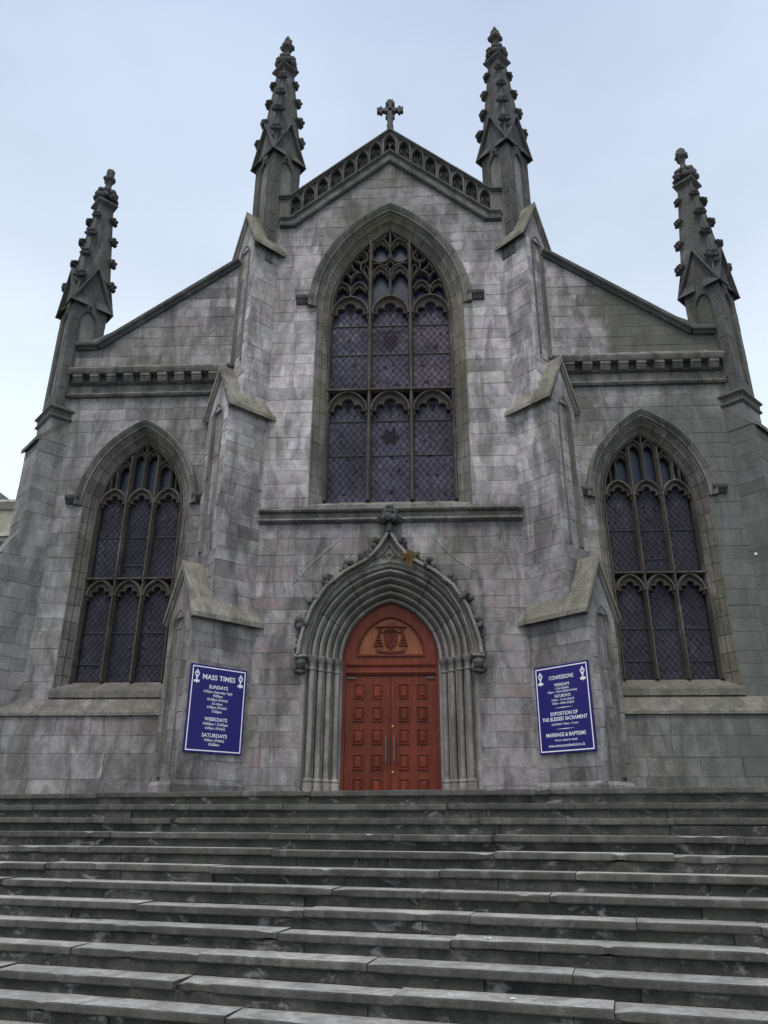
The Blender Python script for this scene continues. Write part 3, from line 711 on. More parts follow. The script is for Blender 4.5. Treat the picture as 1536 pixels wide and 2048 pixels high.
# ------------------------------------------------------------------ buttresses (diagonal, three stages)
def buttress_stage(B, s, xj, t, wd, z0, ze, zr, seed, pan=None, roof=True, m='ashlar'):
    L = t/S2
    fi = side(Frame((xj, 0, 0), (S2, -S2, 0), (-S2, -S2, 0)), s)          # face towards the door
    fe = side(Frame((xj+t, -t, 0), (S2, S2, 0), (S2, -S2, 0)), s)         # outer end
    fo = side(Frame((xj+wd*S2, wd*S2, 0), (S2, -S2, 0), (S2, S2, 0)), s)  # far face
    mb = MB(fi); mb.box(-.9, L-.075, z0, ze, -wd+.012, -.012)
    mb.obj('core', 'mortar', B)
    ashlar(fi, B, z0, ze-.02, .0, L-.006, seed=seed, lens=(.5, .9), m=m)
    ashlar(fo, B, z0, ze-.02, .3, L-.006, seed=seed+5, lens=(.6, 1.0), m=m)
    cu = wd*.52; pw = wd*.29
    if pan:
        pb, pa = pan; PA = Arch(cu, pw, pa-pw*1.55, pa, pb)
        ashlar(fe, B, z0, ze-.02, .004, wd-.004, [(pb, pa, lambda z: cu-PA.half(z), lambda z: cu+PA.half(z))], seed=seed+9, depth=.09, lens=(.3, .5), ch=.008, m=m)
        ashlar(fe, B, pb-.1, pa-.05, cu-pw-.03, cu+pw+.03, w=-.06, seed=seed+13, depth=.03, lens=(.6, .9), ch=.006, name='panel_stone', m=m)
        mb = MB(fe); mb.bar(PA.poly(-.02, 8), .030, -.07, .012); mb.obj('arch_moulding', 'trim', B, 30)
        mb = MB(fe); mb.bar(PA.poly(-.095, 8), .02, -.07, -.015); mb.obj('arch_moulding', 'trim', B, 30)
    else:
        ashlar(fe, B, z0, ze-.02, .004, wd-.004, seed=seed+9, depth=.09, lens=(.5, .8), m=m)
    if roof:
        mb = MB(fe); mb.prism([(.01, ze-.02), (wd-.01, ze-.02), (wd/2, zr-.12)], -.5, -.004); 
        mb.obj('gable_stone', 'ashlar', B)
        rf = [(.16, ze-.10), (.16, ze-.0), (-wd/2, zr), (-wd-.12, ze-.0), (-wd-.12, ze-.10), (-wd/2, zr-.17)]
        # two slabs on the near slope, one on the far slope
        mb = MB(fi); mb.extrude_u([rf[0], rf[1], rf[2], rf[5]], L-.45, L+.09); mb.obj('roof_slab', 'roofst', B)
        mb = MB(fi); mb.extrude_u([rf[0], rf[1], rf[2], rf[5]], -.16, L-.455); mb.obj('roof_slab', 'roofst', B)
        mb = MB(fi); mb.extrude_u([rf[2], rf[3], rf[4], rf[5]], -.3, L+.088); mb.obj('roof_slab', 'roofst', B)
        for q in ((.13, ze-.1, 1), (wd+.09, ze-.1, -1)):
            mb = MB(fe); mb.bar([(wd/2, zr-.22), (wd/2+(1 if q[2] < 0 else -1)*(wd/2+.07), ze-.12)], .04, -.02, .055); mb.obj('gable_moulding', 'trim', B)
    return fi, fe
for s in (1, -1):
    B = empty('buttress', CH)
    buttress_stage(B, s, 2.94, 1.06, .97, .0, 3.62, 4.85, 100+s*7, (.45, 3.80))
    buttress_stage(B, s, 2.965, .76, .93, 3.5, 8.72, 9.97, 200+s*7, (5.2, 8.90))
    buttress_stage(B, s, 2.985, .52, .87, 8.6, 13.70, 14.98, 300+s*7, (10.2, 13.87))
    fi = side(Frame((2.94, 0, 0), (S2, -S2, 0), (-S2, -S2, 0)), s); fe = side(Frame((2.94+1.06, -1.06, 0), (S2, S2, 0), (S2, -S2, 0)), s)
    mb = MB(fi); mb.extrude_u([(-.05, 0), (.05, 0), (.05, .30), (.0, .37), (-.05, .37)], .0, 1.06/S2+.05); mb.obj('base_stone', 'ashlar', B)
    mb = MB(fe); mb.extrude_u([(-.05, 0), (.05, 0), (.05, .30), (.0, .37), (-.05, .37)], -.001, .98); mb.obj('base_stone', 'ashlar', B)
    # corner buttress by the aisle
    B = empty('corner_buttress', CH)
    buttress_stage(B, s, 7.85, .66, .96, 0, 5.15, 0, 400+s*7, roof=False)
    buttress_stage(B, s, 7.87, .44, .93, 5.1, 8.1, 0, 500+s*7, roof=False)
    fi = side(Frame((7.85, 0, 0), (S2, -S2, 0), (-S2, -S2, 0)), s)
    fe = side(Frame((7.85, 0, 0), (S2, S2, 0), (S2, -S2, 0)), s)
    mb = MB(fi); L1, L2 = .66/S2, .44/S2
    mb.prism([(-.5, 5.13), (L1+.02, 5.13), (L1+.02, 5.20), (L2-.01, 5.82), (-.5, 5.82)], -.98, -.003, .01); mb.obj('sloping_stone', 'ashlar', B)
    mb = MB(fi); mb.prism([(-.9, 8.08), (L2, 8.08), (-.04, 8.76), (-.9, 8.76)], -.93, -.004); mb.obj('sloping_stone', 'ashlar', B)
    mb = MB(fi); mb.prism([(L2+.10, 7.98), (L2+.10, 8.08), (.08, 8.74), (.02, 8.68), (L2, 8.06)], -1.0, .0); mb.obj('roof_slab', 'trim', B)

# ------------------------------------------------------------------ pinnacles
def crocket_mesh():
    mb = MB()
    # grows along +x from the origin: neck, drooping leaf ball with a flat lip on top
    mb.blob((.02, 0, -.09), .06, 1, .25, 2, (1.1, .9, 1.6), 3)
    mb.blob((.085, 0, -.03), .082, 2, .3, 2, (1, 1.1, .85), 4)
    for k_, (x, y, z, r) in enumerate(((.06, 0, .055, .075), (.12, .05, .03, .05), (.12, -.05, .03, .05), (.155, .0, -.005, .05), (.10, .085, -.035, .048), (.10, -.085, -.035, .048), (.135, .04, -.07, .04), (.135, -.04, -.07, .04), (.06, .07, .03, .045), (.06, -.07, .03, .045))):
        mb.blob((x, y, z), r, 11+k_, .4, 2, (1.1, 1.1, .75), 4.0)
    me = mb.mesh('crocket'); me.materials.append(M['dark']); return me
CRK = crocket_mesh()
def diamond(a, z): return [(a, 0, z), (0, a, z), (-a, 0, z), (0, -a, z)]
def loft(mb, c, rings):
    vs = [(c[0]+x, c[1]+y, z) for a, z in rings for x, y, z in diamond(a, z)]
    fs = [[3, 2, 1, 0]]
    for k in range(len(rings)-1): fs += [[k*4+i, k*4+(i+1) % 4, k*4+4+(i+1) % 4, k*4+4+i] for i in range(4)]
    fs.append([len(rings)*4-4+i for i in range(4)]); mb.raw(vs, fs)
def pinnacle(cx, cy, a, zb, zv, k, top):
    P_ = empty('pinnacle', CH); c = (cx, cy); Sd = a/S2
    mb = MB(); loft(mb, c, [(a-.085, zb), (a-.085, zv+.3)]); mb.obj('core', 'mortar', P_)
    for i, (nx, ny) in enumerate(((-1, -1), (1, -1), (1, 1), (-1, 1))):
        Nn = Vector((nx*S2, ny*S2, 0)); U = Vector((-Nn.y, Nn.x, 0))
        fr = Frame((cx+Nn.x*Sd/2, cy+Nn.y*Sd/2, 0), U, Nn)
        if fr.flip: fr = Frame(fr.o, -U, Nn)
        h2 = Sd/2; PA = Arch(0, .23, zv-.55, zv-.12, zb+.5)
        # face stones round a blind lancet
        ashlar(fr, P_, zb, zv+.02, -h2+.002, h2-.002, [(zb+.5, zv-.10, lambda z: -PA.half(z), lambda z: PA.half(z))], seed=int(cx*10)+i*3+77, depth=.07, lens=(.5, .9), ch=.008, m='dark', course=.55, name='shaft_stone')
        mb = MB(fr); mb.bar(PA.poly(-.01, 7), .03, -.065, .012); mb.obj('arch_moulding', 'dark', P_, 30)
        mb = MB(fr); mb.prism([(-h2+.004, zv-.0), (h2-.004, zv-.0), (0, zv+1.22*k)], -h2, -.005); mb.obj('gablet', 'dark', P_)
        for e in (-1, 1):
            A0, A1 = (0, zv+1.33*k), (e*(h2+.13), zv-.08)
            d = Vector((A1[0]-A0[0], A1[1]-A0[1])).normalized(); nn = Vector((d.y, -d.x))*(1 if e < 0 else -1)
            if nn.y > 0: nn = -nn
            q = [A0, A1, (A1[0]-d.x*.04+nn.x*.045, A1[1]-d.y*.04+nn.y*.045), (0, A0[1]-.105)]
            mb = MB(fr); mb.prism(q, -h2*.75, .11+.001*e); mb.obj('gablet_coping', 'dark', P_)
    zc = zv+3.88*k
    mb = MB(); loft(mb, c, [(a*.95, zv+.05), (.54, zv+1.0*k), (.24, zc)]); mb.obj('spire', 'dark', P_)
    for q in range(4):
        ca, sa = math.cos(q*math.pi/2), math.sin(q*math.pi/2); mb = MB(); vs_ = []
        for r_, z_ in ((a*.95, zv+.05), (.54, zv+1.0*k), (.24, zc)):
            for i_ in range(6):
                t_ = i_*math.pi/3; x_, y_ = r_-.005+.032*math.cos(t_), .032*math.sin(t_); vs_.append((cx+x_*ca-y_*sa, cy+x_*sa+y_*ca, z_))
        mb.raw(vs_, [[l*6+i_, l*6+(i_+1) % 6, l*6+6+(i_+1) % 6, l*6+6+i_] for l in range(2) for i_ in range(6)]); mb.obj('arris_rib', 'dark', P_, 60)
    for j, dz in enumerate((.92, 1.75, 2.55, 3.32)):
        z = zv+dz*k; r = .54+(.24-.54)*(dz-1.0)/(2.88)
        for q in range(4):
            o = link('crocket', CRK, P_); sc = (1.36-.07*j)*k; rq = random.Random(int(cx*31)+j*7+q*3); o.scale = (sc*rq.uniform(.9, 1.12), sc*rq.uniform(.9, 1.15), sc*rq.uniform(.85, 1.15))
            o.location = (cx+(r-.06)*math.cos(q*math.pi/2), cy+(r-.06)*math.sin(q*math.pi/2), z); o.rotation_euler = (0, 0, q*math.pi/2)
    mb = MB(); loft(mb, c, [(.22, zc-.10), (.42*k, zc-.0), (.43*k, zc+.05), (.20, zc+.22), (.15, zc+.3)]); mb.obj('collar', 'dark', P_)
    F = MB(); rg = random.Random(int(cx*100))
    F.lathe([(.17, 0), (.15, .25), (.12, .45), (.13, .55), (.09, .62)], (cx, cy, zc+.12), 8)
    for tier, (zz, rr, br) in enumerate(((.30, .24, .115), (.50, .22, .105))):
        for q in range(4):
            for e in (-.35, .35):
                an = q*math.pi/2+e
                F.blob((cx+rr*math.cos(an), cy+rr*math.sin(an), zc+zz*k), br*k, q+tier*4, .22, 2, (1, 1, .9), 3)
    F.blob((cx, cy, zc+.62), .16, 9, .15, 2, (1, 1, .5))
    if top == 'full':
        F.lathe([(.10, 0), (.07, .18), (.09, .25), (.07, .32), (.17, .42), (.20, .52), (.12, .66), (.13, .72), (.09, .84), (.03, 1.0)], (cx, cy, zc+.66), 8)
        for q in range(4):
            an = q*math.pi/2; F.blob((cx+.15*math.cos(an), cy+.15*math.sin(an), zc+1.13), .085, q+20, .3, 2, (1, 1, 1.2), 3); F.blob((cx+.085*math.cos(an), cy+.085*math.sin(an), zc+1.42), .06, q+30, .3, 1, (1, 1, 1.3), 3)
    elif top == 'stub':
        F.lathe([(.10, 0), (.085, .22), (.14, .40), (.155, .50), (.10, .56), (.115, .60), (.12, .76), (.0, .78)], (cx, cy, zc+.62), 6, .3)
    else:
        F.lathe([(.10, 0), (.07, .25), (.10, .40), (.135, .55), (.14, .66), (.11, .74), (.0, .76)], (cx, cy, zc+.62), 8)
    if top != 'full':
        for q in range(7):
            an = q*.9; F.blob((cx+.12*math.cos(an), cy+.12*math.sin(an), zc+.62+(.5 if top == 'bud' else .42)+.05*math.sin(q*2.1)), .065, q+50, .4, 2, (1, 1, 1.1), 4)
    F.obj('finial', 'dark', P_)
for s in (1, -1):
    pinnacle(3.25*s, .35, .65, 13.3, 17.2, 1.0, 'full')
    pinnacle(8.2*s, .35, .63, 9.0, 12.22, .95, 'bud' if s > 0 else 'stub')
    # string round the foot of the corner pinnacle
    P_ = empty('pinnacle_string', CH); cx = 8.2*s
    for (nx, ny) in ((-1, -1), (1, -1), (1, 1), (-1, 1)):
        Nn = Vector((nx*S2, ny*S2, 0)); U = Vector((-Nn.y, Nn.x, 0)); hh = .63*S2
        fr = Frame((cx+Nn.x*hh, .35+Nn.y*hh, 0), U, Nn)
        if fr.flip: fr = Frame(fr.o, -U, Nn)
        mb = MB(fr)
        pr = [(-.2, 9.10), (.0, 9.10), (.10, 9.02), (.11, 8.98), (.05, 8.93), (.045, 8.84), (.07, 8.80), (.08, 8.76), (.03, 8.71), (-.2, 8.70)]
        n = len(pr); vs = [(-hh-w, v, w) for w, v in pr]+[(hh+w, v, w) for w, v in pr]
        mb.add(vs, [[i, n+i, n+(i+1) % n, (i+1) % n] for i in range(n)]+[list(range(n))[::-1], list(range(n, 2*n))]); mb.obj('string_stone', 'dark', P_)
    mb = MB(); loft(mb, (cx, .35), [(.66, 8.0), (.66, 9.05)]); mb.obj('core', 'ashlar', P_)

# ------------------------------------------------------------------ raking parapet and gable cross
PP = empty('gable_parapet', CH)
SL = .86
def rk(z0): return lambda x: z0-SL*abs(x)
def rakebar(s, prof, z0, x0, x1, name, m, nseg, flat_to=None):
    """moulding following the gable slope; prof (v offset, w)"""
    n = len(prof); fr = side(FW, s)
    xs_ = [x0+(x1-x0)*i/nseg for i in range(nseg+1)]
    def emit(pa, pb, ga=.003):
        mb = MB(fr); vs = [(pa[0]+ga*(pb[0] > pa[0]), pa[1]+o, w) for o, w in prof]+[(pb[0]-ga, pb[1]+o, w) for o, w in prof]
        mb.add(vs, [[i, (i+1) % n, n+(i+1) % n, n+i] for i in range(n)]+[list(range(n))[::-1], list(range(n, 2*n))]); mb.obj(name, m, PP)
    for a, b in zip(xs_[:-1], xs_[1:]): emit((a, z0-SL*a), (b, z0-SL*b), 0 if a == 0 else .003)
    if flat_to: emit((x1, z0-SL*x1), (flat_to, z0-SL*x1))
for s in (1, -1):
    rakebar(s, [(.07, -.5), (.07, .04), (.04, .12), (-.02, .13), (-.04, .08), (-.07, .06), (-.08, -.5)], 18.03, 0, 2.74, 'coping_stone', 'dark', 3, 3.1)
    rakebar(s, [(.09, -.5), (.08, .04), (.02, .12), (-.03, .12), (-.06, .07), (-.08, .06), (-.09, -.5)], 17.24, 0, 2.70, 'string_stone', 'dark', 3, 3.0)
    rakebar(s, [(.08, -.4), (.08, .045), (-.10, .045), (-.14, .03), (-.14, -.4)], 17.08, 0, 2.64, 'band_stone', 'trim', 4, 3.0)
    rakebar(s, [(.06, -.4), (.05, .05), (.0, .12), (-.05, .11), (-.08, .04), (-.08, -.4)], 16.90, 0, 2.58, 'string_stone', 'dark', 3, 3.0)
    fr = side(FW, s)
    mb = MB(fr); mb.prism([(0, 17.1), (0, 17.95), (2.74, 15.6), (3.1, 15.6), (3.1, 14.7), (2.74, 14.7)], -.5, -.14); mb.obj('backing_wall', 'dark', PP)
    mb = MB(fr); mb.box(2.73, 3.1, 14.85, 15.62, -.2, .03); mb.obj('end_block', 'trim', PP)
    # bays of blind arcade climbing the slope, one mesh for all
    bw = .366; hw = bw/2; ow = .142
    fb = MB(fr)
    A_ = Arch(0, ow, -.27, -.02, -1.0)
    top_l, top_r = .16+SL*hw, .20-SL*hw; bl_, br_ = -.86+SL*hw+.0, -.86-SL*hw
    op = A_.poly(0, 7, 1, 3)
    L_ = [q for q in op if q[0] <= 1e-6]; R_ = [q for q in op if q[0] >= -1e-6]
    fb.prism([(-hw, bl_), (-ow, bl_-.05)]+L_+[(0, top_l-SL*hw), (-hw, top_l)], -.16, .02)
    fb.prism([(hw, br_), (ow, br_+.05)]+R_[::-1]+[(0, top_l-SL*hw), (hw, top_r)], -.16, .02)
    n_plate = len(fb.f)
    fb.bar([(-ow-.02, bl_-.1)]+A_.poly(.02, 7, 1, 3)+[(ow+.02, br_)], .022, -.02, .065)
    for e in (-1, 1):
        fb.bar([(e*ow, -.22), (e*ow*.52, -.29), (e*ow*.72, -.37), (e*ow, -.39)], .012, -.12, -.01)
    me = fb.mesh('blind_arch'); me.materials.append(M['dark']); me.materials.append(M['trim'])
    for pi in range(n_plate, len(me.polygons)): me.polygons[pi].material_index = 1
    for i in range(7):
        x = .405+i*bw; o = link('blind_arch', me, PP); o.location = (x*s, 0, 17.62-SL*(x-.405))
# central niche at the apex
mb = MB(); A_ = Arch(0, .16, 17.58, 17.88, 17.2)
op = A_.poly(0, 7, 1, 3)
mb.prism([(-.225, 17.0), (-.16, 17.05)]+[q for q in op if q[0] <= 1e-6]+[(0, 17.98), (-.225, 17.80)], -.16, .03)
mb.prism([(.225, 17.0), (.16, 17.05)]+[q for q in op if q[0] >= -1e-6][::-1]+[(0, 17.98), (.225, 17.80)], -.16, .03)
mb.bar([(-.18, 17.0)]+A_.poly(.02, 7, 1, 3)+[(.18, 17.0)], .024, -.02, .08)
mb.bar([(0, 17.0), (0, 17.62)], .02, -.14, -.02); mb.bar(Arch(-.08, .07, 17.5, 17.62, 17).poly(0, 5, 1, 3), .014, -.14, -.03); mb.bar(Arch(.08, .07, 17.5, 17.62, 17).poly(0, 5, 1, 3), .014, -.14, -.03)
mb.obj('niche', 'trim', PP)
GC = empty('gable_cross', CH); CZ = 19.02
mb = MB(FW.at(0, 0, -.12)); mb.prism([(-.09, 17.95), (.09, 17.95), (.075, 18.3), (.095, 18.38), (.05, 18.46), (.075, 18.55), (.07, 18.62), (-.07, 18.62), (-.075, 18.55), (-.05, 18.46), (-.095, 18.38), (-.075, 18.3)], -.10, .10); mb.obj('shaft', 'dark', GC)
mb = MB(FW.at(0, 0, -.12)); q = []
arm = [(.085, .085), (.085, .16), (.14, .16), (.14, .085), (.24, .075), (.24, .135), (.30, .135), (.30, .10), (.385, .08)]
arm_pts = [(.085, .13), (.135, .135), (.145, .06), (.225, .045), (.235, .12), (.295, .135), (.31, .075), (.385, .09)]
for k in range(4):
    ca, sa = math.cos(k*math.pi/2), math.sin(k*math.pi/2)
    half = [(x, -y) for x, y in arm_pts]+[(x, y) for x, y in arm_pts[::-1]]
    outer = [(x*ca-y*sa, CZ+x*sa+y*ca) for x, y in half]
    # each arm with a notch towards the pierced centre
    inn = [(.06*math.cos(t_), .06*math.sin(t_)) for t_ in (math.pi/4, 0, -math.pi/4)]
    inn = [(x*ca-y*sa, CZ+x*sa+y*ca) for x, y in inn]
    mb.prism(outer+inn, -.065, .065)
mb.obj('cross_head', 'dark', GC)
mb = MB(FW.at(0, 0, -.12)); mb.prism([(-.035, CZ+.38), (.035, CZ+.38), (0, CZ+.46)], -.05, .05); mb.obj('tip', 'dark', GC)

# ------------------------------------------------------------------ doorway
DO = empty('doorway', CH)
prof = [(0, -.62)]
o0, w0 = 0., -.60
for k in range(5):
    # a hollow, a fillet and a roll for each order
    o, w = k*.132, -.60+k*.116
    prof += [(o+.0, w+.015), (o+.008, w+.05)]
    prof += [(o+.046+.034*math.cos(math.radians(a_)), w+.068+.034*math.sin(math.radians(a_))) for a_ in (200, 150, 100, 50, 0, -40)]
    prof += [(o+.086, w+.005), (o+.105, w+.0), (o+.112, w+.075), (o+.132, w+.116)]
prof += [(.70, -.02), (.74, .0), (.74, -.62)]
for a_, b_ in ((1, 1.34), (1.34, 1.67), (1.67, 2.33), (2.33, 2.66), (2.66, 3)):
    mb = MB(); DW.seg(mb, prof, a_+.003, b_-.003, 12); mb.obj('arch_stone', 'portal', DO, 35)
# splayed jambs behind the shafts
for s in (1, -1):
    fr = side(FW, s); mb = MB(fr)
    pl = [(1.045, -.66), (1.06, -.60)]
    for k in range(4): pl += [(1.06+.165*k+.01, -.60+.145*k), (1.06+.165*k+.165, -.60+.145*k+.02)]
    pl += [(1.79, -.005), (1.86, -.005), (1.86, -.66)]
    n = len(pl); mb.add([(u, 0, w) for u, w in pl]+[(u, 2.93, w) for u, w in pl], [[i, n+i, n+(i+1) % n, (i+1) % n] for i in range(n)]+[list(range(n)), list(range(n, 2*n))[::-1]])
    mb.obj('jamb', 'portal', DO)
    for k in range(4):
        x, y = 1.165+.16*k, .52-.157*k
        mb = MB(); mb.lathe([(.105, 0), (.105, .30), (.10, .31), (.10, .37), (.088, .385), (.10, .41), (.085, .45), (.062, .47), (.060, 2.62), (.078, 2.64), (.078, 2.665), (.062, 2.685), (.066, 2.76), (.085, 2.82), (.105, 2.85), (.105, 2.875), (.115, 2.89), (.115, 2.93)], (x*s, y, 0), 14)
        mb.obj('column', 'portal', DO, 40)
    # abacus and impost joining the capitals
    mb = MB(fr); mb.extrude_u([(-.05, 2.86), (.15, 2.86), (.17, 2.89), (.15, 2.925), (-.05, 2.93)], 1.74, 2.0); mb.obj('label_abacus', 'portal', DO)
    # carved head stop
    hb = MB(); hc = (1.87*s, -.09, 2.72); hb.blob(hc, .105, 3+s, .1, 2, (.85, .9, 1.15)); hb.blob((hc[0], hc[1]+.02, hc[2]+.05), .125, 8+s, .25, 2, (1.0, .75, .85), 3.5)
    hb.blob((hc[0], hc[1]-.10, hc[2]-.0), .024, 4, .1, 1, (.8, 1, 1.6))
    for e in (-1, 1): hb.blob((hc[0]+e*.04, hc[1]-.085, hc[2]+.025), .018, 5, .1, 1, (1.2, .6, .8)); hb.blob((hc[0]+e*.12, hc[1]+.03, hc[2]-.06), .06, 9+e, .3, 1, (1, .9, 1.7), 3)
    hb.blob((hc[0], hc[1]-.08, hc[2]-.055), .028, 6, .1, 1, (1.2, .6, .4)); hb.blob((hc[0], hc[1]+.02, hc[2]-.14), .10, 6, .3, 2, (1.35, .8, .5), 3)
    hb.obj('carved_head', 'dark', DO, 60)
# ogee hood, its spandrel and crockets
og = [(1.93, 2.93), (1.905, 3.2), (1.84, 3.47), (1.67, 3.96), (1.38, 4.42), (1.0, 4.745), (.72, 4.90), (.52, 5.02), (.36, 5.16), (.2, 5.36), (.09, 5.54), (.01, 5.68)]
for s in (1, -1):
    fr = side(FW, s)
    inner_arc = [(abs(u), v) for u, v in DW.poly(.74, 12, 2, 3)]
    inner_arc = sorted(inner_arc, key=lambda q: -q[1])
    mb = MB(fr); mb.prism(og[::-1]+[(1.93, 2.93)]+inner_arc[::-1], -.2, .035); mb.obj('spandrel', 'portal', DO)
    mb = MB(fr); mb.bar([(u-.03*0, v) for u, v in og], .055, -.05, .19, flat=.5, mid=.6); mb.obj('ogee_hood', 'portal', DO, 40)
    mb = MB(fr); mb.bar([(u*.93-.02, v-.06) for u, v in og[:-3]], .03, 0, .09); mb.obj('hood_fillet', 'portal', DO, 40)
    tri = [(.03, 5.40), (.10, 5.24), (.25, 5.08), (.05, 5.08), (.03, 5.2)]
    mb = MB(fr); mb.bar([(.0, 5.42), (.11, 5.22), (.30, 5.06)], .022, .02, .09); mb.bar([(.0, 5.2), (.07, 5.14), (.05, 5.06)], .016, .02, .08); mb.bar([(.07, 5.14), (.16, 5.10)], .016, .02, .08); mb.obj('blind_trefoil', 'portal', DO)
def leafy(c, r, seed, n=9):
    mb = MB(); rg = random.Random(seed)
    for i in range(n):
        v = Vector((rg.gauss(0, 1), rg.gauss(0, .7), rg.gauss(0, 1))).normalized()*r*rg.uniform(.4, .8)
        mb.blob((c[0]+v.x, c[1]+v.y, c[2]+v.z), r*rg.uniform(.35, .55), seed+i, .35, 2, (1, 1, 1), 2.6)
    return mb
for s in (1, -1):
    for i, (x, z, r) in enumerate(((1.90, 3.60, .10), (1.67, 4.14, .10), (1.30, 4.58, .10), (.88, 4.90, .095), (.54, 5.12, .09), (.27, 5.42, .085))):
        leafy((x*s, -.11, z), r*1.45, 40+i+s*9, 11).obj('crocket', 'dark', DO, 60)
    for i in range(22):
        t_ = i/22*9.8; k = int(t_); f_ = t_-k; p = (og[k][0]+(og[k+1][0]-og[k][0])*f_, og[k][1]+(og[k+1][1]-og[k][1])*f_)
        d = Vector((og[k+1][0]-og[k][0], og[k+1][1]-og[k][1])).normalized()
        leafy(((p[0]+d.y*.06)*s, -.07, p[1]-d.x*.06), .062, 80+i+s*20, 5).obj('leaf_sprig', 'dark', DO, 60)
mb = MB(); mb.lathe([(.06, 5.62), (.10, 5.68), (.06, 5.72), (.085, 5.78), (.06, 5.84), (.05, 6.2)], (0, -.13, 0), 10)
for i, (zz, rr, br, n) in enumerate(((5.98, .17, .115, 8), (6.13, .12, .085, 7), (6.05, .10, .10, 5), (6.27, .045, .055, 4))):
    for k in range(n):
        an = 2*math.pi*k/n+i*.4; mb.blob((rr*math.cos(an), -.13+rr*.8*math.sin(an), zz), br, i*10+k, .35, 2, (1, 1, .85), 2.8)
mb.obj('leaf_finial', 'dark', DO, 60)

# the door itself
DR = empty('door', CH)
mb = MB()
ring_o = DW.poly(.03, 10); ring_i = Arch(0, .74, 3.07, 3.93, 3.07)
ri = ring_i.poly(0, 10, 1, 3)
tops = [q for q in DW.poly(.03, 10, 1, 3)]
mb.prism([(0, tops[len(tops)//2][1]), (0, 3.93)]+[q for q in ri if q[0] <= 0][::-1][1:]+[(-.74, 3.05), (0, 3.05), (0, 2.62), (-1.1, 2.62)]+[q for q in tops if q[0] < -1e-6], -.74, -.66)
mb.prism([(0, tops[len(tops)//2][1]), (0, 3.93)]+[q for q in ri if q[0] >= 0][1:]+[(.74, 3.05), (0, 3.05), (0, 2.62), (1.1, 2.62)]+[q for q in tops if q[0] > 1e-6][::-1], -.74, -.66)
mb.obj('arched_frame', 'wood', DR)
for s in (1, -1):
    mb = MB(side(FW, s)); mb.box(.985, 1.09, 0, 2.62, -.74, -.65); mb.obj('door_post', 'wood', DR)
mb = MB(); mb.box(-.78, .78, 3.0, 3.95, -.80, -.715); mb.obj('tympanum_panel', 'wood_light', DR)
mb = MB(); mb.bar(ring_i.poly(0, 10, 1, 3), .022, -.68, -.635); mb.obj('arch_bead', 'wood', DR)
mb = MB(); mb.box(-.76, .76, 3.035, 3.075, -.68, -.625); mb.obj('rail', 'wood', DR)
mb = MB(); mb.extrude_u([(-.68, 2.86), (-.62, 2.85), (-.635, 2.815), (-.68, 2.81)], -.98, .98); mb.obj('rail', 'wood', DR)
mb = MB(); mb.extrude_u([(-.68, 2.70), (-.635, 2.70), (-.62, 2.68), (-.635, 2.645), (-.68, 2.64)], -.98, .98); mb.obj('rail', 'wood', DR)
pm = None
for s in (1, -1):
    mb = MB(); u0, u1 = (.006, .98) if s > 0 else (-.98, -.006); mb.box(u0, u1, .02, 2.605, -.74, -.675); mb.obj('door_leaf', 'wood', DR)
    mb = MB(); u0, u1 = (.76, .96) if s > 0 else (-.96, -.76); mb.box(u0, u1, 2.545, 2.585, -.675, -.64); mb.obj('door_closer', 'bronze', DR)
    for cx in ((.28, .675) if s > 0 else (-.295, -.69)):
        for cz in (2.28, 1.80, 1.335, .82, .33):
            if pm is None:
                q = MB(); pw, ph = .10, .145
                q.bar([(-pw, -ph), (pw, -ph), (pw, ph), (-pw, ph)], .014, 0, .028, True, .5, .5)
                q.prism([(-.075, -.11), (.075, -.11), (.075, .11), (-.075, .11)], -.005, .022, .018)
                pm = q.mesh('panel'); pm.materials.append(M['wood'])
            o = link('panel', pm, DR); o.location = (cx, .675, cz)
    x = .075 if s > 0 else -.10
    mb = MB(); mb.lathe([(.013, .80), (.016, .81), (.016, 1.34), (.013, 1.35)], (x, .60, 0), 8)
    for zz in (.88, 1.27): mb.box(x-.010, x+.010, zz-.01, zz+.01, -.68, -.60)
    mb.obj('pull_handle', 'steel', DR)
for zz in (1.545, .62):
    mb = MB(); n = 10; mb.raw([(.04+.022*math.cos(2*math.pi*i/n), y, zz+.022*math.sin(2*math.pi*i/n)) for y in (.68, .655) for i in range(n)], [[i, (i+1) % n, n+(i+1) % n, n+i] for i in range(n)]+[list(range(n, 2*n))[::-1]])
    mb.obj('lock_cylinder', 'brass', DR)
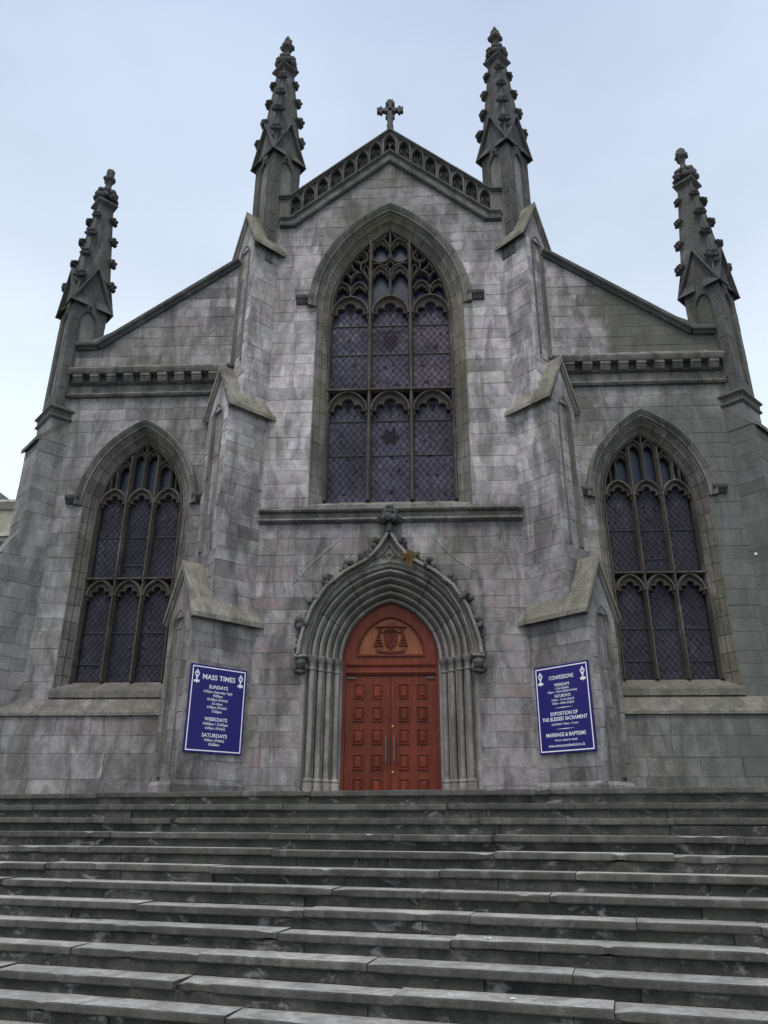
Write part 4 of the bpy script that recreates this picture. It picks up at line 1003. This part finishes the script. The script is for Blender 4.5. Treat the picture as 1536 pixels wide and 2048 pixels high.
# carved crest: wide hat, cords, tassels, cross, shield with a rampant beast, scroll
c = MB(FW.at(0, 0, -.715))
c.prism([(-.36, 3.68), (-.30, 3.71), (-.13, 3.74), (-.10, 3.79), (.10, 3.79), (.13, 3.74), (.30, 3.71), (.36, 3.68), (.25, 3.695), (-.25, 3.695)], 0, .06, .006)
c.bar([(0, 3.15), (0, 3.72)], .012, 0, .055); c.bar([(-.09, 3.645), (.09, 3.645)], .011, 0, .055); c.bar([(-.12, 3.60), (.12, 3.60)], .011, 0, .055)
sh = [(-.135, 3.55), (.135, 3.55), (.135, 3.40), (.10, 3.30), (0, 3.23), (-.10, 3.30), (-.135, 3.40)]
c.prism(sh, 0, .05); c.bar(sh, .010, .04, .065, True); c.bar([(-.135, 3.49), (.135, 3.49)], .008, .04, .06)
c.bar([(-.08, 3.29), (-.03, 3.34), (0, 3.40), (.05, 3.44), (.06, 3.47)], .018, .04, .068); c.bar([(.0, 3.38), (.06, 3.36), (.09, 3.40)], .010, .04, .064); c.bar([(-.03, 3.34), (.03, 3.31), (.05, 3.27)], .011, .04, .064); c.bar([(-.05, 3.33), (-.09, 3.38), (-.07, 3.45)], .009, .04, .064); c.bar([(.03, 3.43), (-.03, 3.46)], .009, .04, .064)
for e in (-1, 1):
    cord = arc((e*.12, 3.64), (e*.27, 3.66), -.5*e, 5)+arc((e*.27, 3.66), (e*.15, 3.68), -.5*e, 5)+[(e*.2, 3.66), (e*.27, 3.62), (e*.27, 3.57)]
    c.bar(cord, .009, 0, .05)
    for r in range(5):
        y0 = 3.54-r*.062
        for k in range(r+1):
            x = e*.275+(k-r/2)*.042; c.prism([(x-.012, y0+.03), (x+.012, y0+.03), (x+.022, y0-.022), (x-.022, y0-.022)], 0, .05, .004)
c.prism([(-.33, 3.19), (-.30, 3.14), (-.10, 3.115), (0, 3.105), (.10, 3.115), (.30, 3.14), (.33, 3.19), (.31, 3.20), (.10, 3.16), (0, 3.15), (-.10, 3.16), (-.31, 3.20)], 0, .05, .005)
c.obj('carved_crest', 'wood', DR)

# ------------------------------------------------------------------ the body of the church behind the front
BD = empty('church_body', CH)
mb = MB(); mb.raw([(x, y, z) for y in (.85, 26) for x, z in ((-3.25, 0), (3.25, 0), (3.25, 14.6), (0, 16.9), (-3.25, 14.6))], [[0, 1, 6, 5], [1, 2, 7, 6], [4, 0, 5, 9], [0, 4, 3, 2, 1], [5, 6, 7, 8, 9]]); mb.obj('nave_side_wall', 'mortar', BD)
mb = MB(); mb.raw([(x, y, z) for y in (.86, 26) for x, z in ((3.45, 14.5), (0, 17.0), (-3.45, 14.5))], [[0, 3, 4, 1], [1, 4, 5, 2]]); mb.obj('nave_roof', 'slate', BD)
for s in (1, -1):
    mb = MB(); mb.raw([(x*s, y, z) for y in (.85, 26) for x, z in ((3.25, 0), (8.1, 0), (8.1, 9.6), (3.25, 13.1))], [[0, 3, 2, 1], [1, 2, 6, 5], [4, 5, 6, 7]]); mb.obj('aisle_side_wall', 'mortar', BD)
    mb = MB(); mb.raw([(x*s, y, z) for y in (.86, 26) for x, z in ((8.3, 9.5), (3.2, 13.2))], [[0, 1, 3, 2]]); mb.obj('aisle_roof', 'slate', BD)

# ------------------------------------------------------------------ steps
ST = empty('stone_steps', None, (0, -8, GZ)); tag(ST, 'broad flight of worn grey stone steps climbing to the cathedral door', 'steps')
DX, DY = math.cos(ANG), math.sin(ANG); FX, FY = math.sin(ANG), -math.cos(ANG)      # along the step, and down the flight
def slab(k, l0, l1, rg, parent, tread=True):
    """one stone of step k from l0 to l1 along it"""
    y0 = stepline(k, 0); zt = -k*H
    dep = GO*math.cos(ANG)
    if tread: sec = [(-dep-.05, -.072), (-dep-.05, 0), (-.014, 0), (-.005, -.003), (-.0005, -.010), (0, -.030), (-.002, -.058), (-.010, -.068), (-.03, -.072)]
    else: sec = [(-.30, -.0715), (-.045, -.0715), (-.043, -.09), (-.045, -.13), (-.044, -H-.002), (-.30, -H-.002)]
    n = max(2, int((l1-l0)/.04)) if tread else max(2, int((l1-l0)/.10))
    m_ = len(sec); vs = []; fs = []
    dz = rg.uniform(-.009, .007); df = rg.uniform(-.016, .014); sd_ = rg.uniform(0, 99)
    chips = [(rg.choice((l0, rg.uniform(l0, l1), rg.uniform(l0, l1))), rg.uniform(.04, .16), rg.uniform(.012, .04)) for _ in range(rg.choice((0, 1, 1, 2, 3)))] if tread else []
    for i in range(n+1):
        l = l0+.003+(l1-l0-.006)*i/n
        wob = noise.noise(Vector((l*1.3, k*7.1, sd_)))*.011+noise.noise(Vector((l*7, k*3.3, sd_)))*.006+noise.noise(Vector((l*19, k*3.3, sd_)))*.004
        sag = noise.noise(Vector((l*.5, k*5.5, 3.)))*.006
        ch_ = sum(d*max(0, 1-abs(l-c_)/w_) for c_, w_, d in chips)
        for j, (f, z) in enumerate(sec):
            ff = f+df; zz = z+dz*(1 if tread else 0)
            if tread and j >= 2:
                ff += wob-ch_*(1.0 if 3 <= j <= 7 else .6); zz += sag*(1 if j <= 4 else .3)-(ch_*.5 if j <= 5 else 0)+(ch_*.3 if j > 6 else 0)
            if not tread and j in (1, 2, 3, 4): ff += noise.noise(Vector((l*3, zz*9, sd_)))*.016
            vs.append((DX*l+FX*ff, y0+DY*l+FY*ff, zt+zz))
    for i in range(n):
        fs += [[i*m_+j, i*m_+(j+1) % m_, (i+1)*m_+(j+1) % m_, (i+1)*m_+j] for j in range(m_)]
    fs += [list(range(m_))[::-1], [n*m_+j for j in range(m_)]]
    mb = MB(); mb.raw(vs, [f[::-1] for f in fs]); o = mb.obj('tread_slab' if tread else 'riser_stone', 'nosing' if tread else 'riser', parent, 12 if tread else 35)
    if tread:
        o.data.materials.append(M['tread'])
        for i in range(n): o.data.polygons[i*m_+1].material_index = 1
    return o
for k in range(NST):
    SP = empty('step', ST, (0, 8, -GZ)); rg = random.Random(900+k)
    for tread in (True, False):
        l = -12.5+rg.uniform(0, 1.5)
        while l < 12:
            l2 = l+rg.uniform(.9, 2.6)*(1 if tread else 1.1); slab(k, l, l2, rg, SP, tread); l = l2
# solid core under the flight
mb = MB(); prof = []
for k in range(NST):
    y = stepline(k, 0)
    prof += [(k*GO*math.cos(ANG)-.20, -k*H-.08), (k*GO*math.cos(ANG)-.20, -(k+1)*H-.08)]
prof = [(-.20, GZ-.01)]+prof
vs = [(DX*l+FX*f, stepline(0, 0)+DY*l+FY*f, z) for l in (-12.4, 12.4) for f, z in prof]; n = len(prof)
mb.raw(vs, [[i, (i+1) % n, n+(i+1) % n, n+i] for i in range(n)]+[list(range(n))[::-1], list(range(n, 2*n))]); mb.obj('rubble_core', 'riser', ST).location = (0, 8, -GZ)

# ------------------------------------------------------------------ notice boards
def lettering(fr, parent, body, u, v, size, w, width=None, bold=0., name='lettering'):
    cu = bpy.data.curves.new('lettering', 'FONT'); cu.body = body; cu.size = size; cu.align_x = 'CENTER'; cu.align_y = 'CENTER'; cu.offset = bold*.45; cu.resolution_u = 3
    o = bpy.data.objects.new('tmp', cu); COL.objects.link(o)
    bpy.context.view_layer.update()
    dg = bpy.context.evaluated_depsgraph_get(); me = bpy.data.meshes.new_from_object(o.evaluated_get(dg)); COL.objects.unlink(o); bpy.data.objects.remove(o)
    xs_ = [q.co.x for q in me.vertices]; wd = max(xs_)-min(xs_); k = (width*.94/wd) if width else 1
    mid = (max(xs_)+min(xs_))/2
    for q in me.vertices: q.co = fr.p(u+(q.co.x-mid)*k, v+q.co.y*.94, w)
    me.update(); me.materials.clear(); me.materials.append(M['white']); me.name = name
    return link(name, me, parent)
def board(fr, label, lines, rules, head_w):
    """fr: u to the right from the panel's lower left corner, v up"""
    Wd, Hd = 1.30, 1.70
    B = empty('notice_board', None, tuple(fr.p(Wd/2, 0, 0))); tag(B, label, 'sign', 'blue notice boards on the buttresses'); inv = -Vector(B.location)
    kids = []
    mb = MB(fr); mb.prism([(0, 0), (Wd, 0), (Wd, Hd), (0, Hd)], .004, .030, .003); kids.append(mb.obj('panel', 'blue', B))
    mb = MB(fr); e = .035; q = .020
    for r in ((e, Wd-e, e, e+q), (e, Wd-e, Hd-e-q, Hd-e), (e, e+q, e+q, Hd-e-q), (Wd-e-q, Wd-e, e+q, Hd-e-q)): mb.box(r[0], r[1], r[2], r[3], .029, .0325)
    kids.append(mb.obj('border', 'white', B))
    for ux in (.145, Wd-.145):
        mb = MB(fr); y = Hd-.22
        mb.prism([(ux-.058, y+.035), (ux, y+.12), (ux+.058, y+.035), (ux+.038, y+.035), (ux, y+.092), (ux-.038, y+.035)], .029, .0328)
        mb.prism([(ux+.018*math.cos(i*.785), y+.048+.020*math.sin(i*.785)) for i in range(8)], .029, .0328)
        mb.prism([(ux-.060, y+.035), (ux-.014, y-.045), (ux-.014, y-.09), (ux+.014, y-.09), (ux+.014, y-.045), (ux+.060, y+.035), (ux+.030, y+.025), (ux, y-.012), (ux-.030, y+.025)], .029, .0329)
        mb.prism([(ux-.062, y-.100), (ux-.02, y-.088), (ux, y-.098), (ux+.02, y-.088), (ux+.062, y-.100), (ux+.058, y-.145), (ux+.02, y-.132), (ux, y-.165), (ux-.02, y-.132), (ux-.058, y-.145)], .029, .0328)
        kids.append(mb.obj('emblem', 'white', B))
    for body, v, sz, wd, bd in lines: kids.append(lettering(fr, B, body, Wd/2, v, sz, .0335, wd, bd))
    for v, wd in rules:
        mb = MB(fr); mb.prism([(Wd/2-wd/2, v), (Wd/2, v-.007), (Wd/2+wd/2, v), (Wd/2, v+.007)], .029, .0328); kids.append(mb.obj('rule', 'white', B))
    for o in kids: o.location = inv
    return B
xj = 2.94; off = .013
# left board: u runs from the arris in towards the wall
frL = Frame((-(xj+1.0)+S2*off, -1.0-S2*off, .885), (S2, S2, 0), (S2, -S2, 0))
frR = Frame((xj+.085-S2*off, -.085-S2*off, .895), (S2, -S2, 0), (-S2, -S2, 0))
board(frL, 'blue notice board headed MASS TIMES on the left buttress', [
    ('MASS TIMES', 1.46, .15, .80, .004), ('SUNDAYS', 1.275, .105, .46, .003), ('6:00pm (Saturday Vigil)', 1.18, .075, .70, .001), ('9:00am', 1.105, .075, .23, .002), ('10:30am (Polish)', 1.03, .075, .50, .001), ('12 noon', .955, .075, .25, .002), ('6:00pm (Polish)', .88, .075, .48, .001), ('7:30pm', .80, .075, .24, .002),
    ('WEEKDAYS', .645, .105, .55, .003), ('10:00am / 12:45pm', .555, .075, .60, .002), ('6:00pm (Polish)', .475, .075, .48, .001), ('SATURDAYS', .335, .105, .60, .003), ('9:00am (Polish)', .245, .075, .48, .001), ('10:00am', .165, .075, .26, .002)], [], .8)
board(frR, 'blue notice board headed CONFESSIONS on the right buttress', [
    ('CONFESSIONS', 1.45, .115, .62, .003), ('WEEKDAYS', 1.305, .085, .38, .002), ('1:15pm (English)', 1.235, .06, .34, .001), ('5:00pm - 5:45pm (English & Polish)', 1.172, .06, .74, .001), ('SATURDAYS', 1.085, .085, .40, .002), ('10:30am - 12 noon (English)', 1.012, .06, .57, .001), ('5:00pm - 6:00pm (English)', .945, .06, .55, .001),
    ('EXPOSITION OF', .745, .105, .68, .003), ('THE BLESSED SACRAMENT', .645, .105, 1.12, .003), ('SATURDAY 10:30am - 12 noon', .545, .06, .66, .001),
    ('MARRIAGE & BAPTISMS', .345, .105, .98, .003), ('Visit our website for details:', .245, .06, .56, .001), ('www.stmaryscathedral.co.uk', .145, .085, .90, .001)], [(.86, .46), (.455, .46)], .62)

# ------------------------------------------------------------------ small things
NS = MB(); rg = random.Random(5); c0 = Vector((.45, -.20, 5.10))
for i in range(150):
    d = Vector((rg.gauss(0, 1), rg.gauss(0, .7), rg.gauss(0, .55))).normalized(); p = c0+d*rg.uniform(.0, .11)
    e = p+Vector((rg.gauss(0, .09), rg.gauss(0, .07), rg.gauss(-.01, .06)))
    if i > 125: p = c0+Vector((rg.uniform(-.08, .08), -.02, -.05)); e = p+Vector((rg.uniform(-.04, .04), rg.uniform(-.02, .0), -rg.uniform(.12, .32)))
    t_ = (e-p).normalized(); a_ = t_.cross(Vector((0, 1, .3))).normalized()*.006; b_ = t_.cross(a_).normalized()*.006
    NS.raw([p+a_, p+b_, p-a_-b_, e+a_*.3, e+b_*.3, e-a_*.3-b_*.3], [[0, 1, 4, 3], [1, 2, 5, 4], [2, 0, 3, 5], [2, 1, 0], [3, 4, 5]])
tag(NS.obj('bird_nest', 'straw'), 'straggling nest of yellow dry straw caught on the carved door hood', 'nest')
WD_ = MB(); c0 = Vector((.97, -.02, 6.42)); rg = random.Random(9)
for i in range(46):
    d = Vector((rg.gauss(0, 1), rg.gauss(-.2, .6), abs(rg.gauss(.3, .6)))).normalized(); p = c0+d*rg.uniform(.02, .12); n_ = Vector((rg.gauss(0, 1), -1, rg.gauss(0, 1))).normalized(); a_ = n_.cross(d).normalized()*.012
    e = p+d*.035; WD_.raw([p-a_*.3, p+d*.018+a_, e, p+d*.018-a_], [[0, 1, 2, 3]])
    WD_.raw([c0, c0+a_*.2, p], [[0, 1, 2]])
tag(WD_.obj('weed', 'weed'), 'small dark weed rooted on the sill of the great window', 'plant')
def litter(x, k, lab, sz, seed):
    rg = random.Random(seed); f = -.12; l = x/DX
    p = Vector((DX*l+FX*f, stepline(k, 0)+DY*l+FY*f, -k*H+.006)); mb = MB(); m_ = 4
    vs = [(p.x+(i-1.5)*sz, p.y+(j-1.5)*sz*.6, p.z+rg.uniform(.0, sz*.8)) for j in range(m_) for i in range(m_)]
    vs += [(x_, y_, z_+.002) for x_, y_, z_ in vs]
    fs = []
    for j in range(m_-1):
        for i in range(m_-1):
            a_ = j*m_+i; fs += [[16+a_, 16+a_+1, 16+a_+1+m_, 16+a_+m_], [a_+m_, a_+1+m_, a_+1, a_]]
    rim = [0, 1, 2, 3, 7, 11, 15, 14, 13, 12, 8, 4]
    fs += [[rim[i], rim[(i+1) % 12], 16+rim[(i+1) % 12], 16+rim[i]] for i in range(12)]
    mb.raw(vs, fs); tag(mb.obj('paper_scrap', 'litter'), lab, 'litter')
litter(1.2, 8, 'scrap of white paper lying on a middle step below the door', .016, 1)
litter(1.33, 10, 'small white scrap on the lowest visible step', .012, 3)
mb = MB(FW.at(0, 0, .33)); fr = Frame((7.85, 0, 0), (S2, -S2, 0), (-S2, -S2, 0))
mb = MB(fr); mb.prism([(.10, 5.02), (.155, 5.02), (.155, 5.075), (.10, 5.075)], .0, .02, .004); tag(mb.obj('wall_marker', 'litter'), 'tiny white square plate fixed high on the right corner buttress', 'plate')

# neighbour house glimpsed past the left corner
NB = empty('neighbour_house', None, (-16, 8, GZ)); tag(NB, 'cream rendered building with slate roof seen past the left corner buttress', 'house')
def nb(mb, name, m): o = mb.obj(name, m, NB); o.location = (16, -8, -GZ); return o
FB = Frame((0, 7, 0), (1, 0, 0), (0, -1, 0))
mb = MB(FB); mb.box(-22, -11.5, GZ, 9.4, -8, 0); nb(mb, 'wall', 'plaster')
mb = MB(FB); mb.extrude_u([(-8.1, 9.7), (.18, 9.70), (.2, 9.62), (.12, 9.5), (.06, 9.40), (-8.1, 9.40)], -22.1, -11.4); nb(mb, 'cornice', 'plaster')
mb = MB(FB); mb.extrude_u([(-.05, 8.55), (.08, 8.55), (.10, 8.42), (-.05, 8.40)], -22, -11.45); nb(mb, 'string_band', 'plaster')
mb = MB(FB); mb.prism([(-22, 9.7), (-13.1, 9.7), (-13.6, 10.05), (-15.5, 11.4), (-22, 11.4)], -7, -.5); nb(mb, 'roof', 'slate')
for x in (-14.6, -13.9):
    W_ = MB(FB); W_.box(x, x+.95 if x > -14 else x+.55, 6.6, 8.25, .005, .05); win = nb(W_, 'louvre_window', 'lead')
for i in range(9):
    mb = MB(FB); z = 6.7+i*.17; mb.extrude_u([(.05, z), (.10, z-.03), (.10, z-.06), (.05, z-.04)], -13.9, -12.95); nb(mb, 'louvre_slat', 'plaster')
